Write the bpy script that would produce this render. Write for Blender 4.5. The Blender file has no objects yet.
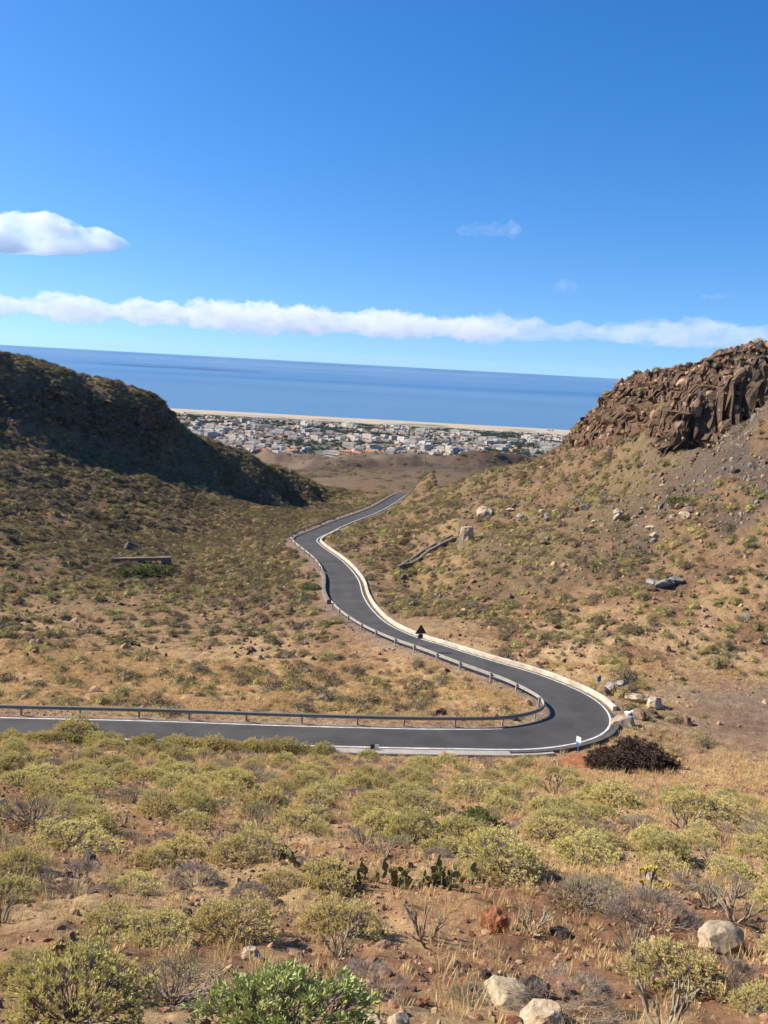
import bpy, math, random
import numpy as np
from mathutils import Matrix, Vector

random.seed(7)
rng = np.random.default_rng(11)
S = bpy.context.scene
COL = S.collection
R = math.radians

# ---------------------------------------------------------------- camera, sky, sun, exposure
FPX = 885.0
PITCH, ROLL = R(9.89), R(3.15)
_f = np.array([0, math.cos(PITCH), -math.sin(PITCH)])
_u0 = np.array([0, math.sin(PITCH), math.cos(PITCH)])
_r0 = np.array([1.0, 0, 0])
_r = _r0 * math.cos(ROLL) + _u0 * math.sin(ROLL)
_u = _u0 * math.cos(ROLL) - _r0 * math.sin(ROLL)
cam = bpy.data.cameras.new('camera')
cam.sensor_fit = 'VERTICAL'
cam.sensor_height = 36.0
cam.lens = 36.0 * FPX / 1024.0
cam.clip_start = 0.1
cam.clip_end = 120000
cob = bpy.data.objects.new('camera', cam)
COL.objects.link(cob)
cob.matrix_world = Matrix(((_r[0], _u[0], -_f[0], 0), (_r[1], _u[1], -_f[1], 0), (_r[2], _u[2], -_f[2], 0), (0, 0, 0, 1)))
S.camera = cob

SUN_EL, SUN_AZ = R(37.5), R(-80)        # azimuth from +Y (straight ahead) towards +X
W = bpy.data.worlds.new('World')
S.world = W
W.use_nodes = True
wn, wl = W.node_tree.nodes, W.node_tree.links
wn.clear()
tc = wn.new('ShaderNodeTexCoord')
sp = wn.new('ShaderNodeSeparateXYZ'); wl.new(tc.outputs['Generated'], sp.inputs[0])
mx = wn.new('ShaderNodeMath'); mx.operation = 'MAXIMUM'; mx.inputs[1].default_value = 0.0
wl.new(sp.outputs[2], mx.inputs[0])
ad = wn.new('ShaderNodeMath'); ad.operation = 'MULTIPLY_ADD'; ad.inputs[1].default_value = 1.0; ad.inputs[2].default_value = 0.10
wl.new(mx.outputs[0], ad.inputs[0])
cb = wn.new('ShaderNodeCombineXYZ')
wl.new(sp.outputs[0], cb.inputs[0]); wl.new(sp.outputs[1], cb.inputs[1]); wl.new(ad.outputs[0], cb.inputs[2])
sky = wn.new('ShaderNodeTexSky'); sky.sky_type = 'NISHITA'
sky.sun_disc = False
sky.sun_elevation = SUN_EL
sky.sun_rotation = SUN_AZ
sky.altitude = 300
sky.air_density = 1.0
sky.dust_density = 0.8
sky.ozone_density = 2.0
wl.new(cb.outputs[0], sky.inputs['Vector'])
hs = wn.new('ShaderNodeHueSaturation')
hs.inputs['Saturation'].default_value = 1.4
hs.inputs['Value'].default_value = 1.0
wl.new(sky.outputs[0], hs.inputs['Color'])
bg = wn.new('ShaderNodeBackground'); bg.inputs[1].default_value = 0.098
gn = wn.new('ShaderNodeMix'); gn.data_type = 'RGBA'; gn.blend_type = 'MULTIPLY'; gn.inputs['Factor'].default_value = 1.0
gn.inputs['B'].default_value = (0.90, 0.97, 1.14, 1)
wl.new(hs.outputs[0], gn.inputs['A']); wl.new(gn.outputs['Result'], bg.inputs[0])
wo = wn.new('ShaderNodeOutputWorld'); wl.new(bg.outputs[0], wo.inputs[0])

sl = bpy.data.lights.new('sun', 'SUN')
sl.energy = 5.0
sl.angle = R(0.53)
sl.color = (1.0, 0.91, 0.77)
so = bpy.data.objects.new('sun', sl)
COL.objects.link(so)
_sd = Vector((math.sin(SUN_AZ) * math.cos(SUN_EL), math.cos(SUN_AZ) * math.cos(SUN_EL), math.sin(SUN_EL)))
so.rotation_euler = _sd.to_track_quat('Z', 'Y').to_euler()
S.view_settings.view_transform = 'Standard'
S.view_settings.look = 'None'
S.view_settings.exposure = 0.80
S.view_settings.gamma = 1.0
S.view_settings.use_curve_mapping = False
S.render.engine = 'CYCLES'
S.cycles.max_bounces = 6
S.cycles.diffuse_bounces = 2
S.cycles.glossy_bounces = 2
S.cycles.transparent_max_bounces = 6
S.cycles.volume_bounces = 6
S.cycles.use_denoising = True

# ---------------------------------------------------------------- helpers
def ray(px, py):
    return _f + (px - 384) / FPX * _r - (py - 512) / FPX * _u

def at_y(px, py, Y):
    d = ray(px, py)
    return d * (Y / d[1])

def at_z(px, py, z):
    d = ray(px, py)
    return d * (z / d[2])

def gnoise(x, y, seed=0):
    """2D gradient noise, about -0.7 .. 0.7"""
    xi = np.floor(x).astype(np.int64); yi = np.floor(y).astype(np.int64)
    xf = x - xi; yf = y - yi
    def g(ix, iy):
        h = (ix * 374761393 + iy * 668265263 + seed * 974634777) & 0xFFFFFFFF
        h = ((h ^ (h >> 13)) * 1274126177) & 0xFFFFFFFF
        h = h ^ (h >> 16)
        a = (h & 0xFFFF) / 65536.0 * 2 * np.pi
        return np.cos(a), np.sin(a)
    u = xf * xf * xf * (xf * (xf * 6 - 15) + 10); v = yf * yf * yf * (yf * (yf * 6 - 15) + 10)
    def dot(dx, dy):
        cx, cy = g(xi + dx, yi + dy)
        return cx * (xf - dx) + cy * (yf - dy)
    a = dot(0, 0); b = dot(1, 0); c = dot(0, 1); d = dot(1, 1)
    return (a + (b - a) * u) * (1 - v) + (c + (d - c) * u) * v

def fbm(x, y, scale, octv=4, seed=0, gain=0.5, ridged=False):
    out = np.zeros_like(np.asarray(x, float)); amp = 1.0; fr = 1.0 / scale
    for o in range(octv):
        n = gnoise(x * fr + 17.3 * o, y * fr - 9.1 * o, seed + o * 13)
        if ridged:
            n = 0.5 - 2 * np.abs(n) * 0.8
        out += n * amp
        amp *= gain; fr *= 2.03
    return out

def sstep(a, b, x):
    t = np.clip((x - a) / (b - a), 0, 1)
    return t * t * (3 - 2 * t)

def tag(o, label=None, cat=None, group=None, kind=None):
    if label: o['label'] = label
    if cat: o['category'] = cat
    if group: o['group'] = group
    if kind: o['kind'] = kind
    return o

class MB:
    """collects geometry for one mesh"""
    def __init__(self):
        self.v = []; self.f = []; self.m = []; self.n = 0
    def add(self, vs, fs, mi=0):
        b = self.n
        self.v.extend([tuple(map(float, p)) for p in vs]); self.n += len(vs)
        for q in fs:
            self.f.append(tuple(i + b for i in q)); self.m.append(mi)
    def box(self, c, s, mi=0, ax=None):
        c = np.array(c, float); s = np.array(s, float) / 2
        A = np.eye(3) if ax is None else np.array(ax, float)
        vs = [c + A[0] * s[0] * i + A[1] * s[1] * j + A[2] * s[2] * k for k in (-1, 1) for j in (-1, 1) for i in (-1, 1)]
        self.add(vs, [(0, 2, 3, 1), (4, 5, 7, 6), (0, 1, 5, 4), (2, 6, 7, 3), (1, 3, 7, 5), (0, 4, 6, 2)], mi)
    def tube(self, pts, rad, n=5, mi=0, cap=True):
        pts = [np.array(p, float) for p in pts]
        rings = []
        for i, p in enumerate(pts):
            d = pts[min(i + 1, len(pts) - 1)] - pts[max(i - 1, 0)]
            d = d / (np.linalg.norm(d) + 1e-9)
            a = np.cross(d, (0, 0, 1.0) if abs(d[2]) < 0.9 else (1.0, 0, 0)); a /= np.linalg.norm(a) + 1e-9
            b = np.cross(d, a)
            rr = rad[i] if hasattr(rad, '__len__') else rad
            rings.append([p + rr * (math.cos(t) * a + math.sin(t) * b) for t in [2 * math.pi * k / n for k in range(n)]])
        vs = [q for r_ in rings for q in r_]
        fs = []
        for i in range(len(pts) - 1):
            for k in range(n):
                k2 = (k + 1) % n
                fs.append((i * n + k, i * n + k2, (i + 1) * n + k2, (i + 1) * n + k))
        if cap:
            fs.append(tuple(range(n))[::-1]); fs.append(tuple((len(pts) - 1) * n + k for k in range(n)))
        self.add(vs, fs, mi)
    def leaf(self, p, d, L, w, mi=0, side=None):
        p = np.array(p, float); d = np.array(d, float); d /= np.linalg.norm(d) + 1e-9
        if side is None:
            side = np.cross(d, rng.normal(size=3))
        side = side / (np.linalg.norm(side) + 1e-9)
        m = p + d * L * 0.55
        self.add([p, m + side * w / 2, p + d * L, m - side * w / 2], [(0, 1, 2, 3)], mi)
    def mesh(self, name, mats, smooth=False):
        me = bpy.data.meshes.new(name)
        me.from_pydata(self.v, [], self.f)
        for m in (mats if isinstance(mats, (list, tuple)) else [mats]):
            me.materials.append(m)
        if any(self.m):
            me.polygons.foreach_set('material_index', self.m)
        if smooth:
            me.polygons.foreach_set('use_smooth', [True] * len(self.f))
        me.update()
        return me

def obj(name, me, parent=None, loc=None):
    o = bpy.data.objects.new(name, me)
    COL.objects.link(o)
    if parent is not None: o.parent = parent
    if loc is not None: o.location = loc
    return o

def empty(name, loc=(0, 0, 0)):
    o = bpy.data.objects.new(name, None)
    o.empty_display_size = 0.3
    o.location = loc
    COL.objects.link(o)
    return o

def copy_tree(root):
    r = root.copy(); COL.objects.link(r)
    for ch in root.children:
        c = ch.copy(); COL.objects.link(c); c.parent = r
    return r

# ---------------------------------------------------------------- materials
def mat(name, c1, c2=None, scale=3.0, rough=0.9, rand=0.0, bump=0.0, bscale=20, spec=0.3, metal=0.0, c3=None, detail=6, trans=0.0, coords='Object'):
    """procedural material: two colours mixed by noise, per-object random tint, bump"""
    m = bpy.data.materials.new(name); m.use_nodes = True
    n, l = m.node_tree.nodes, m.node_tree.links
    p = n['Principled BSDF']
    p.inputs['Roughness'].default_value = rough
    p.inputs['Specular IOR Level'].default_value = spec
    p.inputs['Metallic'].default_value = metal
    t = n.new('ShaderNodeTexCoord')
    nz = n.new('ShaderNodeTexNoise'); nz.inputs['Scale'].default_value = scale; nz.inputs['Detail'].default_value = detail
    nz.inputs['Roughness'].default_value = 0.65
    l.new(t.outputs[coords], nz.inputs['Vector'])
    cr = n.new('ShaderNodeValToRGB')
    e = cr.color_ramp.elements
    e[0].position = 0.33; e[1].position = 0.67
    e[0].color = (*c1, 1); e[1].color = (*(c2 or c1), 1)
    if c3:
        k = e.new(0.8); k.color = (*c3, 1)
    l.new(nz.outputs[0], cr.inputs[0])
    col = cr.outputs[0]
    if rand > 0:
        oi = n.new('ShaderNodeObjectInfo')
        h = n.new('ShaderNodeHueSaturation')
        mr = n.new('ShaderNodeMapRange'); mr.inputs[3].default_value = 1 - rand; mr.inputs[4].default_value = 1 + rand
        l.new(oi.outputs['Random'], mr.inputs[0]); l.new(mr.outputs[0], h.inputs['Value'])
        mr2 = n.new('ShaderNodeMapRange'); mr2.inputs[3].default_value = 0.5 + 0.06 * rand; mr2.inputs[4].default_value = 0.5 - 0.06 * rand
        ml = n.new('ShaderNodeMath'); ml.operation = 'MULTIPLY'; ml.inputs[1].default_value = 7.31
        fr = n.new('ShaderNodeMath'); fr.operation = 'FRACT'
        l.new(oi.outputs['Random'], ml.inputs[0]); l.new(ml.outputs[0], fr.inputs[0]); l.new(fr.outputs[0], mr2.inputs[0])
        l.new(mr2.outputs[0], h.inputs['Hue'])
        l.new(col, h.inputs['Color']); col = h.outputs[0]
    l.new(col, p.inputs['Base Color'])
    if bump > 0:
        nb = n.new('ShaderNodeTexNoise'); nb.inputs['Scale'].default_value = bscale; nb.inputs['Detail'].default_value = 8
        nb.inputs['Roughness'].default_value = 0.7
        l.new(t.outputs[coords], nb.inputs['Vector'])
        b = n.new('ShaderNodeBump'); b.inputs['Strength'].default_value = min(1, bump); b.inputs['Distance'].default_value = bump * 0.2
        l.new(nb.outputs[0], b.inputs['Height']); l.new(b.outputs[0], p.inputs['Normal'])
    if trans > 0:
        out = n['Material Output']
        tr = n.new('ShaderNodeBsdfTranslucent'); l.new(col, tr.inputs[0])
        ms = n.new('ShaderNodeMixShader'); ms.inputs[0].default_value = trans
        l.new(p.outputs[0], ms.inputs[1]); l.new(tr.outputs[0], ms.inputs[2]); l.new(ms.outputs[0], out.inputs[0])
    return m

# foliage and wood
M_TIP = mat('tabaiba_leaf', (0.56, 0.475, 0.175), (0.74, 0.635, 0.26), 2.2, 0.8, 0.16, trans=0.2, spec=0.1)
M_TIPG = mat('greygreen_leaf', (0.30, 0.27, 0.13), (0.42, 0.37, 0.19), 2.2, 0.8, 0.2, trans=0.1, spec=0.1)
M_GREEN = mat('green_leaf', (0.12, 0.145, 0.03), (0.21, 0.235, 0.06), 3, 0.6, 0.15, trans=0.2)
M_BRIGHT = mat('succulent_leaf', (0.27, 0.31, 0.085), (0.44, 0.46, 0.17), 3, 0.55, 0.1, trans=0.15)
M_STEM = mat('grey_stem', (0.15, 0.12, 0.10), (0.26, 0.215, 0.18), 6, 0.9, 0.15)
M_PALE = mat('pale_stem', (0.20, 0.165, 0.115), (0.33, 0.28, 0.20), 6, 0.85, 0.12)
M_DRY = mat('dry_twig', (0.17, 0.13, 0.10), (0.28, 0.225, 0.18), 5, 0.95, 0.2)
M_DARKB = mat('dark_brown_twig', (0.035, 0.022, 0.015), (0.13, 0.08, 0.05), 4, 0.95)  # browner copy for the earth heap's lit left lump
M_DARK = mat('heap_shade_twig', (0.035, 0.023, 0.016), (0.11, 0.07, 0.048), 4, 0.95)  # earth heap's right lump: its shade put into the twig colour
M_GRASS = mat('dry_grass_blade', (0.56, 0.39, 0.175), (0.74, 0.54, 0.27), 1.5, 0.9, 0.18, trans=0.25)
M_PAD = mat('cactus_pad', (0.09, 0.095, 0.035), (0.21, 0.20, 0.085), 5, 0.7, 0.1)
M_YEL = mat('yellow_leaf', (0.50, 0.42, 0.06), (0.62, 0.50, 0.10), 5, 0.6)
# rock
M_ROCK = mat('brown_rock', (0.12, 0.068, 0.042), (0.27, 0.165, 0.105), 1.8, 0.95, 0.25, 0.5, 4)
M_RED = mat('orange_rock', (0.16, 0.06, 0.03), (0.38, 0.16, 0.075), 3.0, 0.95, 0.05, 0.5, 5)
M_BUFF = mat('buff_rock', (0.30, 0.22, 0.14), (0.52, 0.42, 0.29), 2.0, 0.95, 0.1, 0.5, 4)
M_GREYR = mat('grey_rock', (0.13, 0.12, 0.11), (0.29, 0.26, 0.23), 1.8, 0.95, 0.2, 0.5, 4)
M_SOILR = mat('soil_stone', (0.24, 0.14, 0.082), (0.42, 0.26, 0.155), 2.0, 0.95, 0.25, 0.4, 4)
M_CRAG = mat('crag_rock', (0.095, 0.06, 0.04), (0.24, 0.15, 0.095), 1.2, 0.95, 0.25, 0.6, 3)
M_LAVA = mat('dark_rock', (0.035, 0.027, 0.023), (0.13, 0.09, 0.07), 2.2, 0.95, 0.2, 0.6, 4)
# built things
M_ASPH = mat('asphalt', (0.042, 0.041, 0.042), (0.076, 0.073, 0.071), 0.3, 0.9, 0, 0.05, 60, 0.25)
M_LINE = mat('white_road_paint', (0.40, 0.39, 0.36), (0.74, 0.73, 0.69), 1.6, 0.7)
M_CONC = mat('pale_concrete', (0.38, 0.32, 0.235), (0.66, 0.575, 0.44), 0.9, 0.9, 0, 0.1, 12)
M_CONCG = mat('grey_concrete', (0.30, 0.27, 0.23), (0.42, 0.38, 0.32), 1.0, 0.9, 0, 0.1, 12)
M_KERB = mat('dark_kerb', (0.07, 0.062, 0.055), (0.12, 0.105, 0.09), 2.0, 0.9)
M_STONE = mat('rubble_masonry', (0.10, 0.08, 0.065), (0.27, 0.22, 0.17), 2.2, 0.95, 0, 0.5, 6)
M_GALV = mat('galvanised_steel', (0.25, 0.235, 0.20), (0.34, 0.32, 0.28), 2.0, 0.7, 0, 0, 1, 0.15, 0.0)
M_SIGNB = mat('sign_back', (0.03, 0.03, 0.032), (0.05, 0.05, 0.05), 3, 0.6)
M_WHITE = mat('white_plate', (0.74, 0.75, 0.76), (0.82, 0.82, 0.82), 4, 0.5)
M_BLUE = mat('blue_plate', (0.06, 0.17, 0.34), (0.10, 0.24, 0.42), 4, 0.5)
M_BLACK = mat('black_plate', (0.02, 0.02, 0.02), (0.035, 0.035, 0.035), 4, 0.5)
M_BAGB = mat('pale_blue_plastic', (0.42, 0.56, 0.68), (0.56, 0.68, 0.78), 4, 0.4)

# ---------------------------------------------------------------- road course (world metres)
#            x     y      z     width
RC = [(-75, 54.0, -26.8, 3.7), (-45, 56.8, -26.9, 3.7), (-26.3, 58.4, -27, 3.7), (-16, 59.2, -27, 3.7), (-5.2, 59.7, -27, 3.8), (5.6, 61.0, -27.2, 3.9),
      (12.0, 63.2, -27.7, 4.5), (16.4, 67.2, -28.1, 5.2), (17.1, 72.4, -28.4, 5.4), (14.4, 78.2, -28.8, 5.0), (10.0, 83.8, -29.3, 4.4),
      (6.2, 89.6, -30.0, 4.0), (2.9, 94.8, -30.7, 3.8), (-0.4, 101.6, -31.4, 4.0), (-3.0, 110.2, -32.1, 4.8), (-4.6, 119.5, -32.8, 5.2),
      (-5.7, 131.5, -33.5, 5.0), (-8.6, 145.5, -34.3, 4.8), (-13.5, 161, -35.1, 4.8), (-14.9, 170, -35.7, 5.0), (-12.6, 182, -36.4, 4.6),
      (-9.8, 197, -37.4, 4.5), (-1.8, 234, -39.9, 4.3), (5.0, 276, -42.2, 4.2), (6.5, 300, -45.5, 4.2), (2, 345, -53, 4.2), (-14, 390, -62, 4.2)]

def catmull(P, n=14):
    P = np.array(P, float); out = []
    Q = np.vstack([2 * P[0] - P[1], P, 2 * P[-1] - P[-2]])
    for i in range(1, len(Q) - 2):
        p0, p1, p2, p3 = Q[i - 1], Q[i], Q[i + 1], Q[i + 2]
        for k in range(n):
            t = k / n
            out.append(0.5 * (2 * p1 + (p2 - p0) * t + (2 * p0 - 5 * p1 + 4 * p2 - p3) * t * t + (3 * p1 - p0 - 3 * p2 + p3) * t ** 3))
    out.append(P[-1])
    return np.array(out)

def resample(P, step):
    s = np.concatenate([[0], np.cumsum(np.linalg.norm(np.diff(P[:, :2], axis=0), axis=1))])
    q = np.arange(0, s[-1], step)
    return np.stack([np.interp(q, s, P[:, i]) for i in range(P.shape[1])], 1)

ROAD = resample(catmull(RC), 0.6)
_t = np.gradient(ROAD[:, :2], axis=0); _t /= np.linalg.norm(_t, axis=1)[:, None]
RN = np.stack([-_t[:, 1], _t[:, 0]], 1)              # left of travel (valley side)

def road_off(off, dz=0.0, rng_=None):
    """points offset to the left (+) by half width + off, or right (-) """
    sgn = 1 if off[0] == 'L' else -1
    d = sgn * (ROAD[:, 3] / 2 + off[1])
    P = np.stack([ROAD[:, 0] + RN[:, 0] * d, ROAD[:, 1] + RN[:, 1] * d, ROAD[:, 2] + dz], 1)
    return P

def road_index(x, y):
    return int(np.argmin((ROAD[:, 0] - x) ** 2 + (ROAD[:, 1] - y) ** 2))

# ---------------------------------------------------------------- terrain
CT = []                                               # control points x, y, z
def cY(*a):
    for px, py, Y in a: CT.append(tuple(at_y(px, py, Y)))
def cZ(*a):
    for px, py, z in a: CT.append(tuple(at_z(px, py, z)))
def cW(*a):
    CT.extend(a)

# slope below the viewpoint
for u in (-0.75, -0.45, -0.2, 0.0, 0.2, 0.45, 0.75):
    for Y, z in ((-10, -1.7), (0, -1.75), (4, -4.2), (9.3, -7.7), (20, -12.3), (35, -18.6), (47, -23.4)):
        cW((u * (Y + 20), Y, z - max(0, u) * 0.5 * min(Y / 40, 1)))
for x in (-55, -40, -26, -15, -5, 5): cW((x, 55.3 - (2 if x < -30 else 0), -26.3))
cW((12, 56.5, -26.4), (18, 55.5, -26.2), (24, 55, -26.0), (32, 54, -25.6), (42, 54, -25.2))
for p in ROAD[::12]: cW(tuple(p[:3]))
# basin inside the bend
cZ((0, 700, -28.3), (0, 650, -30), (0, 600, -32), (100, 700, -28.6), (100, 650, -31), (100, 600, -33.5), (100, 572, -35.2), (150, 562, -36.4),
   (200, 700, -28.8), (200, 650, -31.5), (200, 600, -34.5), (210, 570, -37), (300, 700, -28.6), (300, 660, -30.5), (290, 610, -33.3), (262, 575, -35.5),
   (400, 700, -28.8), (400, 680, -30.0), (470, 705, -28.6), (250, 553, -37), (225, 545, -40))
cW((-70, 62, -27.5), (-75, 90, -29))
# left hill
cY((0, 353, 255), (60, 366, 275), (100, 380, 279), (140, 393, 284), (168, 407, 289), (184, 430, 292), (220, 443, 296), (260, 462, 304), (300, 476, 318), (345, 490, 337))
cY((0, 378, 240), (0, 415, 230), (0, 455, 204), (0, 500, 172), (0, 545, 130),
   (60, 385, 259), (60, 425, 249), (60, 460, 222), (60, 500, 184), (60, 540, 150),
   (110, 400, 270), (110, 440, 260), (110, 480, 225), (110, 530, 176),
   (140, 408, 276), (140, 448, 267), (140, 480, 242), (140, 520, 204), (140, 548, 167),
   (172, 440, 281), (172, 470, 266), (175, 505, 227), (200, 460, 281), (200, 500, 249), (200, 533, 212), (215, 543, 197),
   (235, 480, 281), (235, 510, 248), (238, 526, 224), (280, 490, 301), (285, 513, 257), (330, 500, 312))
for (x, y, z) in [(-170, 245, 2), (-180, 200, -2), (-150, 150, -14), (-110, 120, -24), (-100, 100, -27)]: cW((x, y, z))
for px, py, Y in [(0, 353, 255), (100, 380, 279), (168, 407, 289), (220, 443, 296), (300, 476, 318)]:
    p = at_y(px, py, Y); cW((p[0] - 22, p[1] + 28, p[2] - 10), (p[0] - 50, p[1] + 70, p[2] - 26))
# right hill
cZ((720, 700, -28.9), (650, 690, -28.8), (768, 730, -28.8), (700, 740, -28.6), (640, 730, -28.4), (768, 680, -28.6), (700, 665, -28.4))
cW((50, 75, -28), (75, 80, -26), (60, 60, -26.5))
cY((768, 640, 90), (768, 600, 96), (768, 550, 105), (768, 500, 114), (768, 450, 124), (768, 410, 131), (768, 372, 136), (768, 342, 141),
   (700, 600, 99), (700, 550, 110), (700, 500, 121), (700, 450, 134), (700, 415, 142), (700, 385, 147), (700, 362, 152),
   (640, 620, 95), (640, 550, 116), (640, 500, 133), (640, 455, 150), (640, 410, 162), (640, 385, 166), (640, 370, 172),
   (600, 655, 86), (600, 600, 102), (600, 550, 119), (600, 500, 139), (600, 455, 165), (595, 415, 178), (606, 385, 180), (575, 440, 185), (570, 425, 192),
   (550, 640, 93), (550, 600, 106), (550, 540, 130), (550, 490, 162), (548, 452, 205),
   (500, 620, 103), (500, 580, 119), (500, 530, 147), (500, 490, 182), (505, 462, 225), (480, 459, 250),
   (450, 600, 113), (450, 560, 134), (450, 520, 167), (450, 485, 225), (450, 462, 262),
   (400, 590, 126), (400, 560, 148), (400, 530, 178), (412, 505, 225), (428, 475, 268), (415, 488, 268))
cW((75, 190, -6), (95, 165, 4), (80, 145, 6), (70, 118, -6), (66, 105, -16), (40, 235, -25), (60, 260, -28), (25, 300, -42), (50, 330, -46), (90, 280, -30), (110, 120, 2),
   (50, 198, -6), (60, 183, -3), (34, 210, -17), (70, 168, 0), (20, 270, -34), (52, 182, -1.5))
# valley beyond, plain and coast
cW((-20, 420, -62), (40, 430, -64), (-90, 420, -66), (110, 420, -52), (-200, 400, -60), (220, 400, -40))
cY((330, 482, 560), (430, 474, 520), (300, 470, 900), (370, 468, 900), (430, 468, 850), (360, 458, 1400), (290, 458, 1400), (440, 458, 1300))
for u in (-0.6, -0.35, -0.15, 0, 0.15, 0.35, 0.6):
    for Y in (1800, 2400, 3000, 3600, 4000, 4400):
        cW((u * Y, Y, -277 + (4000 - Y) * 0.029 + (0 if Y <= 4000 else -4)))
for u in (-0.6, -0.4, 0.4, 0.6): cW((u * 900, 900, -120), (u * 600, 600, -85))

CT = np.array(CT)
def warp(X, Y):
    return X / (Y + 20) * 1.4, np.log(Y + 20)
def tps_fit():
    a, b = warp(CT[:, 0], CT[:, 1]); w = CT[:, 2] / (CT[:, 1] + 20)
    r2 = (a[:, None] - a) ** 2 + (b[:, None] - b) ** 2
    K = 0.5 * r2 * np.log(r2 + 1e-12)
    n = len(a)
    P = np.stack([np.ones(n), a, b], 1)
    A = np.zeros((n + 3, n + 3)); A[:n, :n] = K + np.eye(n) * 6e-5; A[:n, n:] = P; A[n:, :n] = P.T
    return np.linalg.solve(A, np.concatenate([w, np.zeros(3)])), a, b
_cf, _ca, _cb = tps_fit()
def base_z(X, Y):
    a, b = warp(X.ravel(), Y.ravel()); out = np.empty(a.shape)
    for i in range(0, len(a), 60000):
        s = slice(i, i + 60000)
        r2 = (a[s, None] - _ca) ** 2 + (b[s, None] - _cb) ** 2
        out[s] = (0.5 * r2 * np.log(r2 + 1e-12)) @ _cf[:-3] + _cf[-3] + _cf[-2] * a[s] + _cf[-1] * b[s]
    return (out * (Y.ravel() + 20)).reshape(X.shape)

NU = 600
UU = np.linspace(-0.64, 0.64, NU)
VV = np.concatenate([np.linspace(math.log(8), math.log(75), 330, endpoint=False), np.linspace(math.log(75), math.log(345), 720, endpoint=False),
                     np.linspace(math.log(345), math.log(4450), 300)])
NV = len(VV)
GY = np.exp(VV)[:, None] - 20 + 0 * UU[None, :]
GX = UU[None, :] * (GY + 20)
GZ = base_z(GX, GY)

def inpoly(X, Y, poly):
    r = np.zeros(X.shape, bool); n = len(poly)
    for i in range(n):
        x1, y1 = poly[i]; x2, y2 = poly[(i + 1) % n]
        c = ((y1 > Y) != (y2 > Y)) & (X < (x2 - x1) * (Y - y1) / (y2 - y1 + 1e-12) + x1)
        r ^= c
    return r

# slope of the smooth terrain (metres per metre)
def slope_of(Z):
    gy = np.gradient(Z, axis=0) / np.gradient(GY, axis=0)
    gx = np.gradient(Z, axis=1) / np.gradient(GX, axis=1)
    return np.hypot(gx, gy)
SL0 = slope_of(GZ)
# distance to the road
DR = np.full(GX.shape, 99.0); RZ = np.zeros(GX.shape); RW = np.full(GX.shape, 2.0)
msk = (GY > 45) & (GY < 400) & (np.abs(GX) < 95)
ii = np.argwhere(msk)
rp = ROAD[::2]
for k in range(0, len(ii), 20000):
    s = ii[k:k + 20000]; x = GX[s[:, 0], s[:, 1]]; y = GY[s[:, 0], s[:, 1]]
    d2 = (x[:, None] - rp[:, 0]) ** 2 + (y[:, None] - rp[:, 1]) ** 2
    j = d2.argmin(1)
    DR[s[:, 0], s[:, 1]] = np.sqrt(d2[np.arange(len(j)), j]); RZ[s[:, 0], s[:, 1]] = rp[j, 2]; RW[s[:, 0], s[:, 1]] = rp[j, 3] / 2
EDGE = DR - RW                                        # metres outside the asphalt

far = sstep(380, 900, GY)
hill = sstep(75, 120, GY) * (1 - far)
clear_c = at_z(735, 705, -28.8)
CLEAR = np.exp(-(((GX - clear_c[0] - 8) / 18.5) ** 2 + ((GY - clear_c[1] + 4.5) / 13) ** 2) ** 2)   # the bare clearing right of the bend
rough = 1 - 0.85 * CLEAR
GZ += rough * (fbm(GX, GY, 6, 4, 3) * 0.35 * (1 - far) + hill * fbm(GX, GY, 30, 5, 5) * 2.2 * sstep(0.1, 0.35, SL0) + (1 - far) * fbm(GX, GY, 1.1, 4, 9, 0.6) * 0.16)
# gullies running down the hill flanks
GZ -= hill * sstep(0.12, 0.4, SL0) * 1.6 * np.clip(fbm(GX + 0.4 * GY, GY * 0.35, 16, 4, 21, ridged=True), 0, 1)
GZ += far * (fbm(GX, GY, 260, 4, 31) * 26 * (1 - sstep(800, 1350, GY)) + (fbm(GX, GY, 75, 4, 33) * 16 + 20 * np.clip(fbm(GX, GY * 0.8, 150, 4, 35, ridged=True), -0.2, 1)) * (1 - sstep(800, 1350, GY)))
# crags: rocky, stepped rises
_D = np.stack([GX, GY, GZ], -1); _dep = np.maximum(_D @ _f, 0.5)
QX = 384 + FPX * (_D @ _r) / _dep + 9 * fbm(GX, GY, 5, 3, 91); QY = 512 - FPX * (_D @ _u) / _dep + 9 * fbm(GX, GY, 5, 3, 93)
del _D, _dep
CRAG = inpoly(QX, QY, [(800, 300), (700, 340), (605, 362), (552, 445), (600, 446), (645, 432), (672, 446), (700, 425), (735, 400), (800, 385)]) & (GY > 118) & (GY < 215)
CRAG2 = inpoly(QX, QY, [(425, 448), (500, 448), (490, 470), (428, 470)]) & (GY > 220) & (GY < 290)
CRAG = CRAG.astype(float) + 0.0 * CRAG2
CRAG_L = (inpoly(QX, QY, [(-40, 382), (60, 386), (140, 408), (175, 412), (188, 436), (150, 452), (60, 428), (-40, 415)]) & (GY > 200) & (GY < 310)).astype(float)
def soft(M):
    for _ in range(2):
        M = (M + np.roll(M, 1, 0) + np.roll(M, -1, 0) + np.roll(M, 1, 1) + np.roll(M, -1, 1)) / 5
    return M
CRAG = soft(CRAG); CRAG_L = soft(CRAG_L)
cn = fbm(GX, GY, 7, 5, 41, 0.55, ridged=True)
cn2 = np.abs(fbm(GX * 1.3, GY * 0.8, 3.2, 3, 47))
GZ += CRAG * (cn * 1.5 + cn2 * 2.0 - 2.6 + 1.9 * np.abs(fbm(GX * 1.3 + GY * 0.4, GY * 0.9 - 0.3 * GX, 3.6, 4, 49)))
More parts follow.
